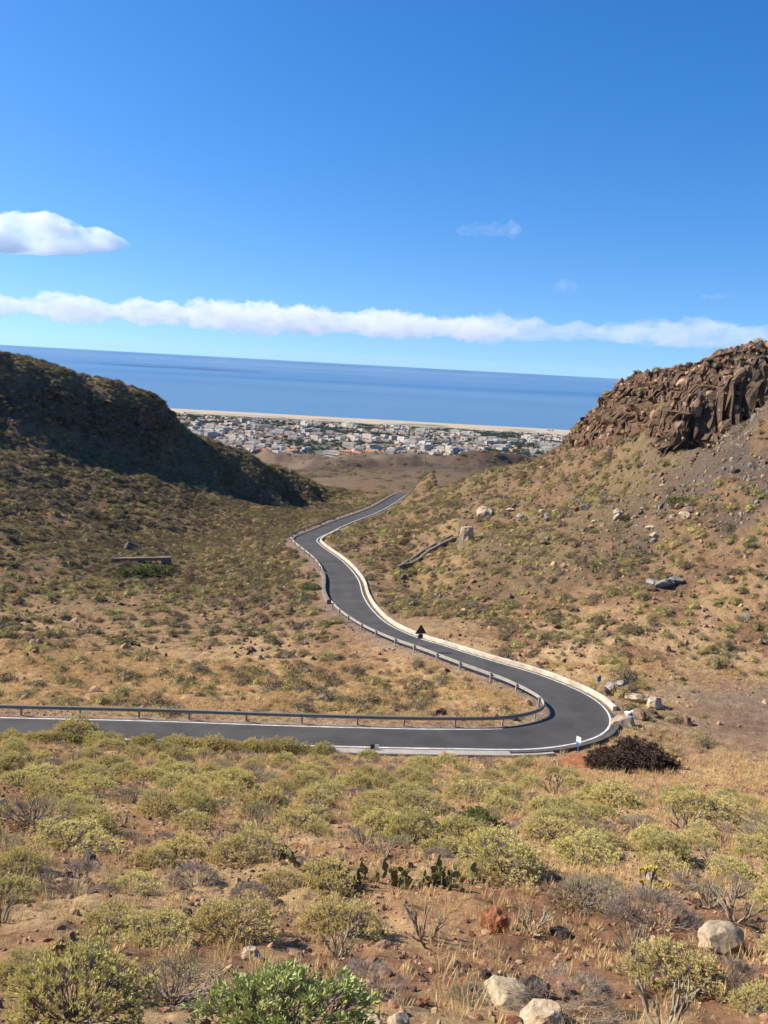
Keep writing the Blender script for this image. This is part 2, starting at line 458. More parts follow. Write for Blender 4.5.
# the recess under the crag: a cliff that faces away from the sun, scree at its foot
lx = np.interp(QY, [345, 372, 392, 410, 435, 452], [762, 738, 708, 688, 666, 650]); dpx = QX - lx
GZ -= 5.5 * sstep(0, 9, dpx) * (1 - sstep(22, 85, dpx)) * sstep(352, 372, QY) * (1 - sstep(428, 455, QY)) * ((GY > 112) & (GY < 172)) * (0.8 + 0.5 * cn)
GZ += CRAG_L * (cn * 1.1 + cn2 * 0.6 - 0.6)
# bedrock ledges, and the crest line of the right hill
led = 1.5; zz = GZ + 0.9 * fbm(GX, GY, 12, 3, 95); fz = zz / led - np.floor(zz / led)
GZ += CRAG * 0.75 * led * (sstep(0.25, 0.75, fz) - fz)
_D = np.stack([GX, GY, GZ], -1); _dep = np.maximum(_D @ _f, 0.5); PX_ = 384 + FPX * (_D @ _r) / _dep
crest = np.interp(PX_, [415, 432, 470, 500, 548, 562, 573, 586, 602, 622, 650, 692, 706, 722, 748, 768, 830], [492, 470, 460, 460, 449, 438, 420, 397, 380, 369, 368, 367, 363, 352, 344, 343, 330])
crest = crest + 5 * fbm(GX, GY, 4, 3, 97) * (PX_ > 560)
tx = (PX_ - 384) / FPX; ty = -(crest - 512) / FPX
dz = (_f[2] + tx * _r[2] + ty * _u[2]) / (_f[1] + tx * _r[1] + ty * _u[1])
zcap = GY * dz - 0.10 * np.maximum(0, GY - 178)
GZ = np.where((GX > 14) & (GY > 118) & (GY < 340), np.minimum(GZ, zcap), GZ)
del _D, _dep, tx, ty, dz, zcap
# road bed
t = sstep(0.9, 4.5 + 0.006 * GY, EDGE)
GZ = np.where(DR < 30, (RZ - 0.10) * (1 - t) + GZ * t, GZ)

def ground(x, y):
    x = np.asarray(x, float); y = np.asarray(y, float)
    j = np.interp(np.log(np.maximum(y + 20, 8.0)), VV, np.arange(NV)); i = np.interp(x / (y + 20), UU, np.arange(NU))
    j0 = np.clip(j.astype(int), 0, NV - 2); i0 = np.clip(i.astype(int), 0, NU - 2); a = j - j0; b = i - i0
    return GZ[j0, i0] * (1 - a) * (1 - b) + GZ[j0 + 1, i0] * a * (1 - b) + GZ[j0, i0 + 1] * (1 - a) * b + GZ[j0 + 1, i0 + 1] * a * b
def field(F, x, y):
    j = np.rint(np.interp(np.log(np.maximum(y + 20, 8.0)), VV, np.arange(NV))).astype(int)
    i = np.rint(np.interp(x / (y + 20), UU, np.arange(NU))).astype(int)
    return F[j, i]
_YS = np.concatenate([np.arange(4, 80, 0.15), np.arange(80, 400, 0.5), np.arange(400, 4400, 6)])
def hit(px, py):
    """where the photograph's sight line meets the ground"""
    d = ray(px, py); P = d[None, :] * (_YS / d[1])[:, None]
    k = np.argmax(P[:, 2] < ground(P[:, 0], P[:, 1]))
    return P[k] * 1.0
def slant(p):
    return float(np.dot(p, _f))

# albedo of the ground, vertex by vertex
def mixc(a, b, t):
    return a * (1 - t[..., None]) + np.array(b) * t[..., None]
C = np.zeros(GX.shape + (3,)) + np.array((0.42, 0.245, 0.125))
n1 = fbm(GX, GY, 9, 5, 51); n2 = fbm(GX, GY, 2.5, 4, 55); n3 = fbm(GX, GY, 40, 4, 57)
C = mixc(C, (0.29, 0.15, 0.08), sstep(0.08, 0.5, n1 + 0.5 * n2))
C = mixc(C, (0.52, 0.355, 0.18), sstep(0.0, 0.45, -n1 + 0.6 * n2 + 0.25) * 0.9)          # dry grass litter
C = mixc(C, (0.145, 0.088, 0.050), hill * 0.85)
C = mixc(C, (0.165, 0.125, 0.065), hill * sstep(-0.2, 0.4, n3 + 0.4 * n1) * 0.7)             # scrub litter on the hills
basin = (GY > 62) & (GY < 175) & (EDGE > 1) & (GX < 14)
C = mixc(C, (0.35, 0.225, 0.105), basin * sstep(-0.3, 0.3, n1 + n3) * 0.5)
rocky = np.clip(np.maximum(CRAG, CRAG_L), 0, 1)
C = mixc(C, (0.125, 0.078, 0.050), rocky * 0.85)
C = mixc(C, (0.20, 0.115, 0.07), rocky * sstep(0.1, 0.6, n2 + 0.3 * cn) * 0.6)
# scree below the right crag, grey clearing
scree = np.exp(-(((GX - 52) / 20) ** 2 + ((GY - 118) / 24) ** 2) ** 2) * sstep(-0.35, 0.25, n1 + n3 + 0.1)
C = mixc(C, (0.105, 0.080, 0.062), scree * 0.95)
C = mixc(C, (0.215, 0.145, 0.10), CLEAR * 0.9)
C = mixc(C, (0.25, 0.185, 0.125), CLEAR * sstep(-0.1, 0.35, fbm(GX * 0.4, GY, 5, 4, 61)) * 0.85)
C = mixc(C, (0.155, 0.075, 0.055), CLEAR * sstep(0.15, 0.5, fbm(GX * 0.35, GY, 4, 3, 67)) * 0.7)
C = mixc(C, (0.27, 0.20, 0.145), sstep(3.0, 0.3, EDGE) * 0.7 * (DR < 30))
# far country
f2 = sstep(350, 600, GY)
FC = np.zeros_like(C) + np.array((0.09, 0.062, 0.042))
n4 = fbm(GX, GY, 300, 5, 71); n5 = fbm(GX, GY, 70, 4, 75)
FC = mixc(FC, (0.075, 0.06, 0.042), sstep(-0.1, 0.35, n4 + 0.6 * n5))
FC = mixc(FC, (0.16, 0.115, 0.078), sstep(0.1, 0.5, -n4 + 0.5 * n5) * 0.8)
town_m = sstep(1750, 1950, GY) * (1 - sstep(3500, 3650, GY))
FC = mixc(FC, (0.16, 0.15, 0.11), town_m * 0.7)
FC = mixc(FC, (0.055, 0.07, 0.045), town_m * sstep(0.0, 0.35, fbm(GX * 0.7, GY, 160, 4, 81)) * 0.8)
dune = sstep(3470, 3600, GY + 120 * fbm(GX, GY * 0.5, 500, 3, 83) + 0.03 * GX)
FC = mixc(FC, (0.43, 0.35, 0.25), dune)
FC = mixc(FC, (0.10, 0.11, 0.07), dune * sstep(0.0, 0.3, fbm(GX * 0.4, GY, 120, 3, 85)) * (1 - sstep(3700, 3850, GY)))
C = C * (1 - f2[..., None]) + FC * f2[..., None]

def grid_mesh(name, X, Y, Z, colors):
    nv, nu = X.shape
    me = bpy.data.meshes.new(name)
    co = np.stack([X, Y, Z], -1).reshape(-1, 3).astype(np.float32)
    idx = np.arange(nv * nu).reshape(nv, nu)
    q = np.stack([idx[:-1, :-1], idx[:-1, 1:], idx[1:, 1:], idx[1:, :-1]], -1).reshape(-1, 4).astype(np.int32)
    me.vertices.add(len(co)); me.vertices.foreach_set('co', co.ravel())
    me.loops.add(q.size); me.loops.foreach_set('vertex_index', q.ravel())
    me.polygons.add(len(q)); me.polygons.foreach_set('loop_start', np.arange(0, q.size, 4, dtype=np.int32))
    me.update(calc_edges=True)
    me.polygons.foreach_set('use_smooth', np.ones(len(q), bool))
    at = me.attributes.new('soil', 'FLOAT_COLOR', 'POINT')
    at.data.foreach_set('color', np.concatenate([colors.reshape(-1, 3), np.ones((len(co), 1))], 1).astype(np.float32).ravel())
    return me

def ground_material():
    m = bpy.data.materials.new('ground_soil'); m.use_nodes = True
    n, l = m.node_tree.nodes, m.node_tree.links
    p = n['Principled BSDF']; p.inputs['Roughness'].default_value = 0.95; p.inputs['Specular IOR Level'].default_value = 0.15
    a = n.new('ShaderNodeAttribute'); a.attribute_name = 'soil'
    g = n.new('ShaderNodeNewGeometry')
    def noise(sc, det):
        z = n.new('ShaderNodeTexNoise'); z.inputs['Scale'].default_value = sc; z.inputs['Detail'].default_value = det
        z.inputs['Roughness'].default_value = 0.7
        l.new(g.outputs['Position'], z.inputs['Vector']); return z
    z1 = noise(5.0, 6); z2 = noise(0.8, 8)
    def rng_map(src, lo, hi):
        r_ = n.new('ShaderNodeMapRange'); r_.inputs[1].default_value = 0.3; r_.inputs[2].default_value = 0.7
        r_.inputs[3].default_value = lo; r_.inputs[4].default_value = hi
        l.new(src, r_.inputs[0]); return r_.outputs[0]
    k = n.new('ShaderNodeMath'); k.operation = 'MULTIPLY'
    l.new(rng_map(z1.outputs[0], 0.65, 1.35), k.inputs[0]); l.new(rng_map(z2.outputs[0], 0.75, 1.25), k.inputs[1])
    v = n.new('ShaderNodeVectorMath'); v.operation = 'SCALE'
    l.new(a.outputs['Color'], v.inputs[0]); l.new(k.outputs[0], v.inputs['Scale'])
    l.new(v.outputs[0], p.inputs['Base Color'])
    z3 = noise(7.0, 9)
    b = n.new('ShaderNodeBump'); b.inputs['Strength'].default_value = 0.9; b.inputs['Distance'].default_value = 0.12
    l.new(z3.outputs[0], b.inputs['Height'])
    z4 = noise(0.7, 10)
    b2 = n.new('ShaderNodeBump'); b2.inputs['Strength'].default_value = 0.8; b2.inputs['Distance'].default_value = 0.9
    l.new(z4.outputs[0], b2.inputs['Height']); l.new(b.outputs[0], b2.inputs['Normal'])
    l.new(b2.outputs[0], p.inputs['Normal'])
    return m
# the bedrock faces are pushed in and out sideways too, so that strata and overhangs read
rk = np.clip(np.maximum(CRAG, 0.8 * CRAG_L), 0, 1)
zz = GZ + 0.25 * GX
MX = GX + rk * (1.3 * fbm(zz * 1.1 + 50, GY * 0.35, 2.4, 4, 201, 0.6) + 0.5 * np.round(2 * fbm(zz * 1.6, GX * 0.2, 2.0, 2, 203)))
MY = GY + rk * (2.6 * fbm(GX * 0.6, zz * 1.3, 2.6, 4, 205, 0.6) + 0.9 * np.round(2 * fbm(GX * 0.15, zz * 1.7, 1.8, 2, 207)))
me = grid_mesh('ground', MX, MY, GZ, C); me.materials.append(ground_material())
fc = (np.maximum(CRAG, CRAG_L)[:-1, :-1] < 0.4).ravel(); me.polygons.foreach_set('use_smooth', fc)
tag(obj('ground', me), 'brown rocky hillsides and valley dropping to the coastal plain', 'ground', kind='structure')

# sea
def sea_material():
    m = bpy.data.materials.new('sea_water'); m.use_nodes = True
    n, l = m.node_tree.nodes, m.node_tree.links
    p = n['Principled BSDF']; p.inputs['Roughness'].default_value = 0.35; p.inputs['Specular IOR Level'].default_value = 0.2
    g = n.new('ShaderNodeNewGeometry')
    mp = n.new('ShaderNodeMapping'); mp.inputs['Scale'].default_value = (0.00018, 0.0007, 1)
    l.new(g.outputs['Position'], mp.inputs[0])
    z = n.new('ShaderNodeTexNoise'); z.inputs['Scale'].default_value = 1.0; z.inputs['Detail'].default_value = 5
    l.new(mp.outputs[0], z.inputs['Vector'])
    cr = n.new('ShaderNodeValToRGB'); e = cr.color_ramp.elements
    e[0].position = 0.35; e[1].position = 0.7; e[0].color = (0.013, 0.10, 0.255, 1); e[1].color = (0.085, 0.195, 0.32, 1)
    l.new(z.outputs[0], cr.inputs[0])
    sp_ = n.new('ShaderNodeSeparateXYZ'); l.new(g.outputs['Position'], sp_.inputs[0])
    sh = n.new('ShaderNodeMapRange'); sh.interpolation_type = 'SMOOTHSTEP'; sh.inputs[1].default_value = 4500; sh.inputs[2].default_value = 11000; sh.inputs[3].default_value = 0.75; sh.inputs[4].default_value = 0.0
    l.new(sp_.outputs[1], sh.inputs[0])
    mxs = n.new('ShaderNodeMix'); mxs.data_type = 'RGBA'; l.new(sh.outputs[0], mxs.inputs['Factor']); l.new(cr.outputs[0], mxs.inputs['A']); mxs.inputs['B'].default_value = (0.105, 0.20, 0.30, 1)  # cloud reflection put into the base colour, paler towards the coast
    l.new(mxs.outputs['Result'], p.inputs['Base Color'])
    return m
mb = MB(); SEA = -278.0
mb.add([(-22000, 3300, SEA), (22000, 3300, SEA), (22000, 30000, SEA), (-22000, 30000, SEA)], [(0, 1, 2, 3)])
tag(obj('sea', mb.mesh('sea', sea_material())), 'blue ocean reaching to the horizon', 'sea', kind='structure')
#@@OBJECTS
# ---------------------------------------------------------------- road surface, lines, kerbs
def strip(name, A, B, mats, parent=None, skirt=0.0):
    A = np.asarray(A); B = np.asarray(B); n = len(A); m = MB()
    vs = np.vstack([A, B]); fs = [(i, n + i, n + i + 1, i + 1) for i in range(n - 1)]
    m.add(vs, fs)
    if skirt:
        C1 = A - (0, 0, skirt); D1 = B - (0, 0, skirt)
        m.add(np.vstack([A, C1]), [(i, i + 1, n + i + 1, n + i) for i in range(n - 1)])
        m.add(np.vstack([B, D1]), [(i, n + i, n + i + 1, i + 1) for i in range(n - 1)])
    return obj(name, m.mesh(name, mats), parent)
def sweep(P, N, prof, mats, closed=True):
    """sweep a cross-section (sideways along N, up) along the points P"""
    m = MB(); k = len(prof); vs = []
    for p, q in zip(P, N):
        for a, b in prof:
            vs.append((p[0] + q[0] * a, p[1] + q[1] * a, p[2] + b))
    fs = []
    for i in range(len(P) - 1):
        for j in range(k):
            j2 = (j + 1) % k
            fs.append((i * k + j, i * k + j2, (i + 1) * k + j2, (i + 1) * k + j))
    fs.append(tuple(range(k))); fs.append(tuple((len(P) - 1) * k + j for j in range(k))[::-1])
    m.add(vs, fs)
    return m
cols = np.array([-1, -0.93, -0.72, -0.5, -0.28, 0, 0.28, 0.5, 0.72, 0.93, 1]); wear = [1, .55, .15, .0, .1, .18, .1, .0, .15, .55, 1]
m = MB(); nR = len(ROAD); vs = []
for p, q in zip(ROAD, RN):
    for c in cols: vs.append((p[0] + q[0] * c * p[3] / 2, p[1] + q[1] * c * p[3] / 2, p[2] + 0.03 * (1 - c * c)))
k = len(cols)
m.add(vs, [(i * k + j, i * k + j + 1, (i + 1) * k + j + 1, (i + 1) * k + j) for i in range(nR - 1) for j in range(k - 1)])
for c in (0, k - 1):
    m.add([v_ for i in range(nR) for v_ in (vs[i * k + c], (vs[i * k + c][0], vs[i * k + c][1], vs[i * k + c][2] - 0.25))], [(2 * i, 2 * i + 1, 2 * i + 3, 2 * i + 2) for i in range(nR - 1)])
me = m.mesh('road', M_ASPH, True)
at_ = me.attributes.new('wear', 'FLOAT', 'POINT'); at_.data.foreach_set('value', np.concatenate([np.tile(wear, nR), np.ones(4 * nR)]).astype(np.float32))
nt_ = M_ASPH.node_tree; n_, l_ = nt_.nodes, nt_.links; pb_ = n_['Principled BSDF']
src = pb_.inputs['Base Color'].links[0].from_socket
aw = n_.new('ShaderNodeAttribute'); aw.attribute_name = 'wear'
nz = n_.new('ShaderNodeTexNoise'); nz.inputs['Scale'].default_value = 0.9; nz.inputs['Detail'].default_value = 8; nz.inputs['Roughness'].default_value = 0.75
tcn = n_.new('ShaderNodeTexCoord'); l_.new(tcn.outputs['Object'], nz.inputs['Vector'])
ad_ = n_.new('ShaderNodeMath'); ad_.operation = 'MULTIPLY'; l_.new(aw.outputs['Fac'], ad_.inputs[0])
mr_ = n_.new('ShaderNodeMapRange'); mr_.inputs[1].default_value = 0.38; mr_.inputs[2].default_value = 0.72; mr_.inputs[3].default_value = 0.05; mr_.inputs[4].default_value = 0.75
l_.new(nz.outputs[0], mr_.inputs[0]); l_.new(mr_.outputs[0], ad_.inputs[1])
mm_ = n_.new('ShaderNodeMix'); mm_.data_type = 'RGBA'; l_.new(ad_.outputs[0], mm_.inputs['Factor']); l_.new(src, mm_.inputs['A']); mm_.inputs['B'].default_value = (0.21, 0.155, 0.11, 1)
l_.new(mm_.outputs['Result'], pb_.inputs['Base Color'])
road = obj('road', me)
tag(road, 'narrow grey asphalt road winding down the valley through a hairpin', 'road', kind='structure')
i_a, i_b = road_index(20, 70), road_index(-11, 185)
strip('edge_line', road_off(('R', -0.20), 0.010), road_off(('R', -0.36), 0.014), M_LINE, road)
i_c = road_index(11.5, 63)
strip('edge_line', road_off(('L', -0.20), 0.010)[:i_c], road_off(('L', -0.34), 0.014)[:i_c], M_LINE, road)

ih0, ih1 = road_index(9, 62), road_index(18.5, 74.0)
def swept(name, i0, i1, side, a0, a1, h0, h1, m, parent=None):
    off = road_off((side, 0.0)); s_ = 1 if side == 'L' else -1
    P = off[i0:i1]; N = RN[i0:i1] * s_
    b = 0.03
    return obj(name, sweep(P, N, [(a0, h0), (a0, h1 - b), (a0 + b, h1), (a1 - b, h1), (a1, h1 - b), (a1, h0)], m).mesh(name, m), parent)
o = swept('kerb', ih0, road_index(17.3, 71.3) - 1, 'R', 0.10, 0.50, -0.6, 0.14, M_KERB)
tag(o, 'dark low kerb round the outside of the hairpin', 'kerb', kind='structure')
o = swept('concrete_wall', road_index(17.3, 71.3), i_b, 'R', 0.35, 0.68, -0.5, 0.29, M_CONC)
tag(o, 'low pale concrete wall along the uphill edge of the winding road', 'low wall')
o = swept('concrete_verge', road_index(-2.5, 59), road_index(13, 62), 'R', 0.06, 0.8, -0.5, 0.07, M_CONCG)
tag(o, 'pale concrete verge strip beside the near road', 'verge', kind='structure')

def guard_rail(i0, i1, label, post_step, side='L', off=0.35, group='guard rails along the valley edge of the road'):
    P = road_off((side, off)); root = empty('guard_rail', P[i0])
    sub = P[i0:i1]; N = -RN[i0:i1]                       # towards the road
    W_ = [(0.0, 0.44), (0.055, 0.50), (0.055, 0.54), (0.0, 0.595), (0.055, 0.65), (0.055, 0.69), (0.0, 0.75),
          (-0.02, 0.75), (0.03, 0.675), (-0.025, 0.595), (0.03, 0.52), (-0.02, 0.44)]
    rel = sub - P[i0]
    obj('rail', sweep(rel, N, W_, M_GALV).mesh('rail', M_GALV), root)
    s_ = np.concatenate([[0], np.cumsum(np.linalg.norm(np.diff(sub[:, :2], axis=0), axis=1))])
    pm = MB(); pm.box((0, 0, 0.12), (0.12, 0.11, 1.24)); pm.box((0, 0.085, 0.60), (0.09, 0.06, 0.2)); post_me = pm.mesh('post', M_GALV)
    for d in np.arange(0.6, s_[-1], post_step):
        k = int(np.searchsorted(s_, d)); k = min(k, len(sub) - 1)
        q = sub[k] - P[i0]
        c = obj('post', post_me, root)
        c.location = (q[0] - N[k, 0] * 0.14, q[1] - N[k, 1] * 0.14, q[2]); c.rotation_euler = (0, 0, math.atan2(N[k, 1], N[k, 0]) - math.pi / 2)
    tag(root, label, 'guard rail', group)
    return root
ip0, ip1 = road_index(-5.0, 113.0), road_index(-6.3, 136)
guard_rail(road_index(-38, 57.3), ip0, 'long steel guard rail following the near road and round the inside of the hairpin', 4.0)
guard_rail(ip1, road_index(5.0, 276), 'distant steel guard rail on the far bend beyond the stone parapet', 4.0)
P = road_off(('L', 0.25)); 
o = obj('stone_parapet', sweep(P[ip0 + 1:ip1 - 1], RN[ip0 + 1:ip1 - 1], [(0, -1.6), (0, 0.48), (0.04, 0.52), (0.40, 0.52), (0.44, 0.48), (0.7, -1.6)], M_STONE).mesh('stone_parapet', M_STONE))
tag(o, 'short dark rubble stone parapet between the two steel guard rails', 'parapet')

# ---------------------------------------------------------------- roadside signs and markers
def yaw_part(name, mb, m, root, smooth=False):
    return obj(name, mb.mesh(name, m, smooth), root)
p = at_z(419, 656, -30.4); gz = float(ground(p[0], p[1]))
p_sign = (p[0], p[1])
root = empty('warning_sign', (p[0], p[1], gz)); root.rotation_euler = (0, 0, R(20))
m = MB(); m.tube([(0, 0, -0.4), (0, 0, 2.95)], 0.04, 8); yaw_part('post', m, M_GALV, root)
m = MB()
tri = [(-0.56, 2.12), (0.56, 2.12), (0.60, 2.19), (0.05, 3.06), (-0.05, 3.06), (-0.60, 2.19)]
vs = [(x, -0.045, z) for x, z in tri] + [(x, -0.07, z) for x, z in tri]
m.add(vs, [tuple(range(6)), tuple(range(6, 12))[::-1]] + [(i, (i + 1) % 6, 6 + (i + 1) % 6, 6 + i) for i in range(6)])
m.box((0, -0.02, 2.35), (0.5, 0.03, 0.05)); yaw_part('triangular_plate', m, M_SIGNB, root)
m = MB(); m.box((0, -0.06, 1.84), (0.52, 0.025, 0.5)); yaw_part('lower_plate', m, M_SIGNB, root)
tag(root, 'triangular road sign, dark back towards the viewer, small plate below it', 'road sign')

p = at_z(374, 751, -27.3); p = hit(374, 752); 
root = empty('marker_post', tuple(p)); root.rotation_euler = (0, 0, R(10))
m = MB(); m.box((0, 0, 0.15), (0.07, 0.05, 0.7)); yaw_part('post', m, M_GALV, root)
m = MB(); m.box((-0.14, -0.04, 0.42), (0.30, 0.02, 0.34)); m.box((-0.16, -0.04, 0.14), (0.12, 0.02, 0.24)); yaw_part('black_plate', m, M_BLACK, root)
m = MB(); m.box((0.17, -0.03, 0.40), (0.26, 0.02, 0.32)); yaw_part('white_plate', m, M_WHITE, root)
tag(root, 'short black and white marker post on the near edge of the lower road', 'marker post')

p = hit(578, 752)
root = empty('marker_post', tuple(p)); root.rotation_euler = (0, 0, R(-52))
m = MB(); m.tube([(0, 0, -0.3), (0, 0, 1.05)], 0.035, 8); yaw_part('post', m, M_BLUE, root)
m = MB(); m.box((0.0, -0.05, 1.0), (0.42, 0.02, 0.42));
yaw_part('white_plate', m, M_WHITE, root)
m = MB(); m.box((0.0, -0.055, 0.70), (0.42, 0.02, 0.14)); yaw_part('blue_plate', m, M_BLUE, root)
tag(root, 'thin blue post with a white plate at the outside of the hairpin', 'marker post')

p = hit(598, 689)
root = empty('marker_post', tuple(p))
m = MB(); m.tube([(0, 0, -0.3), (0, 0, 0.75)], 0.05, 8); yaw_part('post', m, M_GALV, root)
m = MB(); m.box((0, -0.07, 0.98), (0.34, 0.03, 0.46)); m.box((0.05, -0.07, 1.26), (0.2, 0.03, 0.12)); yaw_part('blue_plate', m, M_BLUE, root)
tag(root, 'small blue plate on a post among rocks at the end of the pale concrete wall', 'marker post')

# ---------------------------------------------------------------- old walls on the slopes
def wall_between(name, pix, h, thick, m, sink=1.0, step=8):
    """a low wall standing on the ground along the given sight points"""
    pts = np.array([hit(*q) for q in pix]); pts = resample(np.column_stack([pts]), 1.0)
    pts[:, 2] = ground(pts[:, 0], pts[:, 1])
    k = np.ones(5) / 5; z = np.convolve(np.pad(pts[:, 2], 2, 'edge'), k, 'valid'); pts[:, 2] = z
    tt = np.gradient(pts[:, :2], axis=0); tt /= np.linalg.norm(tt, axis=1)[:, None]
    N = np.stack([-tt[:, 1], tt[:, 0]], 1)
    jit = rng.normal(0, 0.05 * h, len(pts))
    m_ = MB(); vs = []
    for q, nn, j in zip(pts, N, jit):
        for a, b in ((-thick / 2 - 0.1, -sink), (-thick / 2, h * 0.95 + j), (-thick / 2 + 0.08, h + j), (thick / 2 - 0.08, h + j), (thick / 2, h * 0.95 + j), (thick / 2 + 0.1, -sink)):
            vs.append((q[0] + nn[0] * a, q[1] + nn[1] * a, q[2] + b))
    fs = []
    for i in range(len(pts) - 1):
        for j in range(6):
            j2 = (j + 1) % 6
            fs.append((i * 6 + j, i * 6 + j2, (i + 1) * 6 + j2, (i + 1) * 6 + j))
    fs += [tuple(range(6)), tuple((len(pts) - 1) * 6 + j for j in range(6))[::-1]]
    m_.add(vs, fs)
    return obj(name, m_.mesh(name, m))
o = wall_between('stone_wall', [(398, 572), (428, 556), (457, 540)], 0.9, 0.5, M_STONE)
tag(o, 'ruined low stone wall running downhill from the lone masonry pillar', 'wall')
o = wall_between('stone_wall', [(402, 567), (430, 550), (455, 535)], 0.7, 0.4, M_STONE)
tag(o, 'upper of two parallel ruined walls, just above the one that meets the masonry pillar', 'wall')
p = hit(466, 545)
m = MB(); k = 9
ring = []
for lvl, (z, s_) in enumerate([(-0.8, 1.25), (0, 1.15), (0.9, 1.05), (1.8, 0.98), (2.6, 0.92), (3.1, 0.82)]):
    ring.append([(p[0] + math.cos(2 * math.pi * j / k) * 1.15 * s_ * (1 + 0.1 * rng.normal()), p[1] + math.sin(2 * math.pi * j / k) * 0.8 * s_ * (1 + 0.1 * rng.normal()), p[2] + z + 0.08 * rng.normal()) for j in range(k)])
vs = [q for r_ in ring for q in r_]
fs = [(i * k + j, i * k + (j + 1) % k, (i + 1) * k + (j + 1) % k, (i + 1) * k + j) for i in range(5) for j in range(k)] + [tuple(5 * k + j for j in range(k))]
m.add(vs, fs); tag(obj('masonry_pillar', m.mesh('masonry_pillar', M_BUFF)), 'lone pale broken masonry pillar standing on the right hillside', 'pillar')

# low footbridge across the gully on the left
hy = hit(130, 562)[1]
pa, pb = at_y(95, 560, hy - 2), at_y(171, 561, hy + 2)
zc = max(float(ground(pa[0] + (pb[0] - pa[0]) * t_, pa[1] + (pb[1] - pa[1]) * t_)) for t_ in (0.1, 0.3, 0.5, 0.7, 0.9)) - 0.1
ctr = (pa + pb) / 2; L = float(np.linalg.norm((pb - pa)[:2])); ang = math.atan2(pb[1] - pa[1], pb[0] - pa[0])
root = empty('low_bridge', (ctr[0], ctr[1], zc)); root.rotation_euler = (0, 0, ang)
m = MB(); m.box((0, 0, 0), (L, 1.6, 0.35)); m.box((0, -0.72, 0.28), (L, 0.16, 0.21)); obj('deck', m.mesh('deck', M_STONE), root)
for sx in (-1, 1):
    m = MB(); m.box((sx * (L / 2 - 0.8), 0, -1.675), (1.6, 1.4, 3.0)); obj('abutment', m.mesh('abutment', M_STONE), root)
m = MB(); m.box((L * 0.12, 0, -1.675), (0.7, 1.3, 3.0)); obj('pier', m.mesh('pier', M_STONE), root)
tag(root, 'low flat grey bridge deck over the gully at the foot of the left hill', 'bridge')

# utility pole on the shoulder beyond the road
p = at_y(424, 474, 330); gz = float(ground(p[0], p[1])); top = at_y(424, 447, 330)[2]
root = empty('utility_pole', (p[0], p[1], gz))
m = MB(); m.tube([(0, 0, -0.5), (0, 0, top - gz)], [0.2, 0.12], 8); obj('pole', m.mesh('pole', M_GREYR), root)
m = MB(); m.box((0, 0, top - gz - 0.5), (1.6, 0.12, 0.12)); obj('crossarm', m.mesh('crossarm', M_GREYR), root)
tag(root, 'thin utility pole standing beyond the last bend of the road', 'pole')

# ---------------------------------------------------------------- plants: prototypes
def rv():
    v = rng.normal(size=3); return v / np.linalg.norm(v)
def make_branching(nst, levels, spread, h, rad, tip_fn, br, n=4, up=0.25, splits=(2, 3), mi=0, tilt=(0.45, 1.15)):
    """forked stems fanning out from one foot; returns stem geometry and the tips"""
    m = MB(); tips = []
    def grow(p, d, L, r_, lev):
        q = p + d * L
        mid = (p + q) / 2 + rv() * L * 0.06
        m.tube([p, mid, q], [r_, r_ * 0.85, r_ * 0.7], n, mi, cap=(lev == 0))
        if lev == 0:
            tips.append((q, d)); return
        for _ in range(rng.integers(splits[0], splits[1] + 1)):
            e = d + rv() * spread; e[2] = e[2] * 0.8 + up
            out = np.array([q[0], q[1], 0]); e += out * 0.25
            e /= np.linalg.norm(e)
            grow(q, e, L * rng.uniform(0.72, 0.95), max(r_ * 0.68, br * 0.2), lev - 1)
    for k in range(nst):
        a = 2.4 * k + rng.uniform(-.3, .3); t = tilt[0] + (tilt[1] - tilt[0]) * math.sqrt((k + 0.5) / nst)
        d = np.array([math.cos(a) * math.sin(t), math.sin(a) * math.sin(t), math.cos(t)])
        grow(np.array([0.05 * math.cos(a), 0.05 * math.sin(a), -0.06]), d, h * (1 - 0.15 * math.cos(t)), br, levels)
    # fit to radius
    T = np.array([t_[0] for t_ in tips]); s_ = rad / np.percentile(np.hypot(T[:, 0], T[:, 1]), 92)
    m.v = [(a * s_, b * s_, c * s_) for a, b, c in m.v]
    tips = [(q * s_, d) for q, d in tips]
    return m, tips

def tufts(tips, nl, L, w, jit=0.05, mi=0, cone=0.8, extra=0):
    m = MB()
    for q, d in tips:
        for e_ in range(1 + extra):
            q2 = q + (rv() * jit if e_ else 0)
            for _ in range(nl):
                e = d + rv() * cone; e[2] += 0.25
                m.leaf(q2, e, L * rng.uniform(0.7, 1.2), w, mi)
    return m
PROT = {}
def proto(kind, parts):
    PROT.setdefault(kind, []).append(parts)
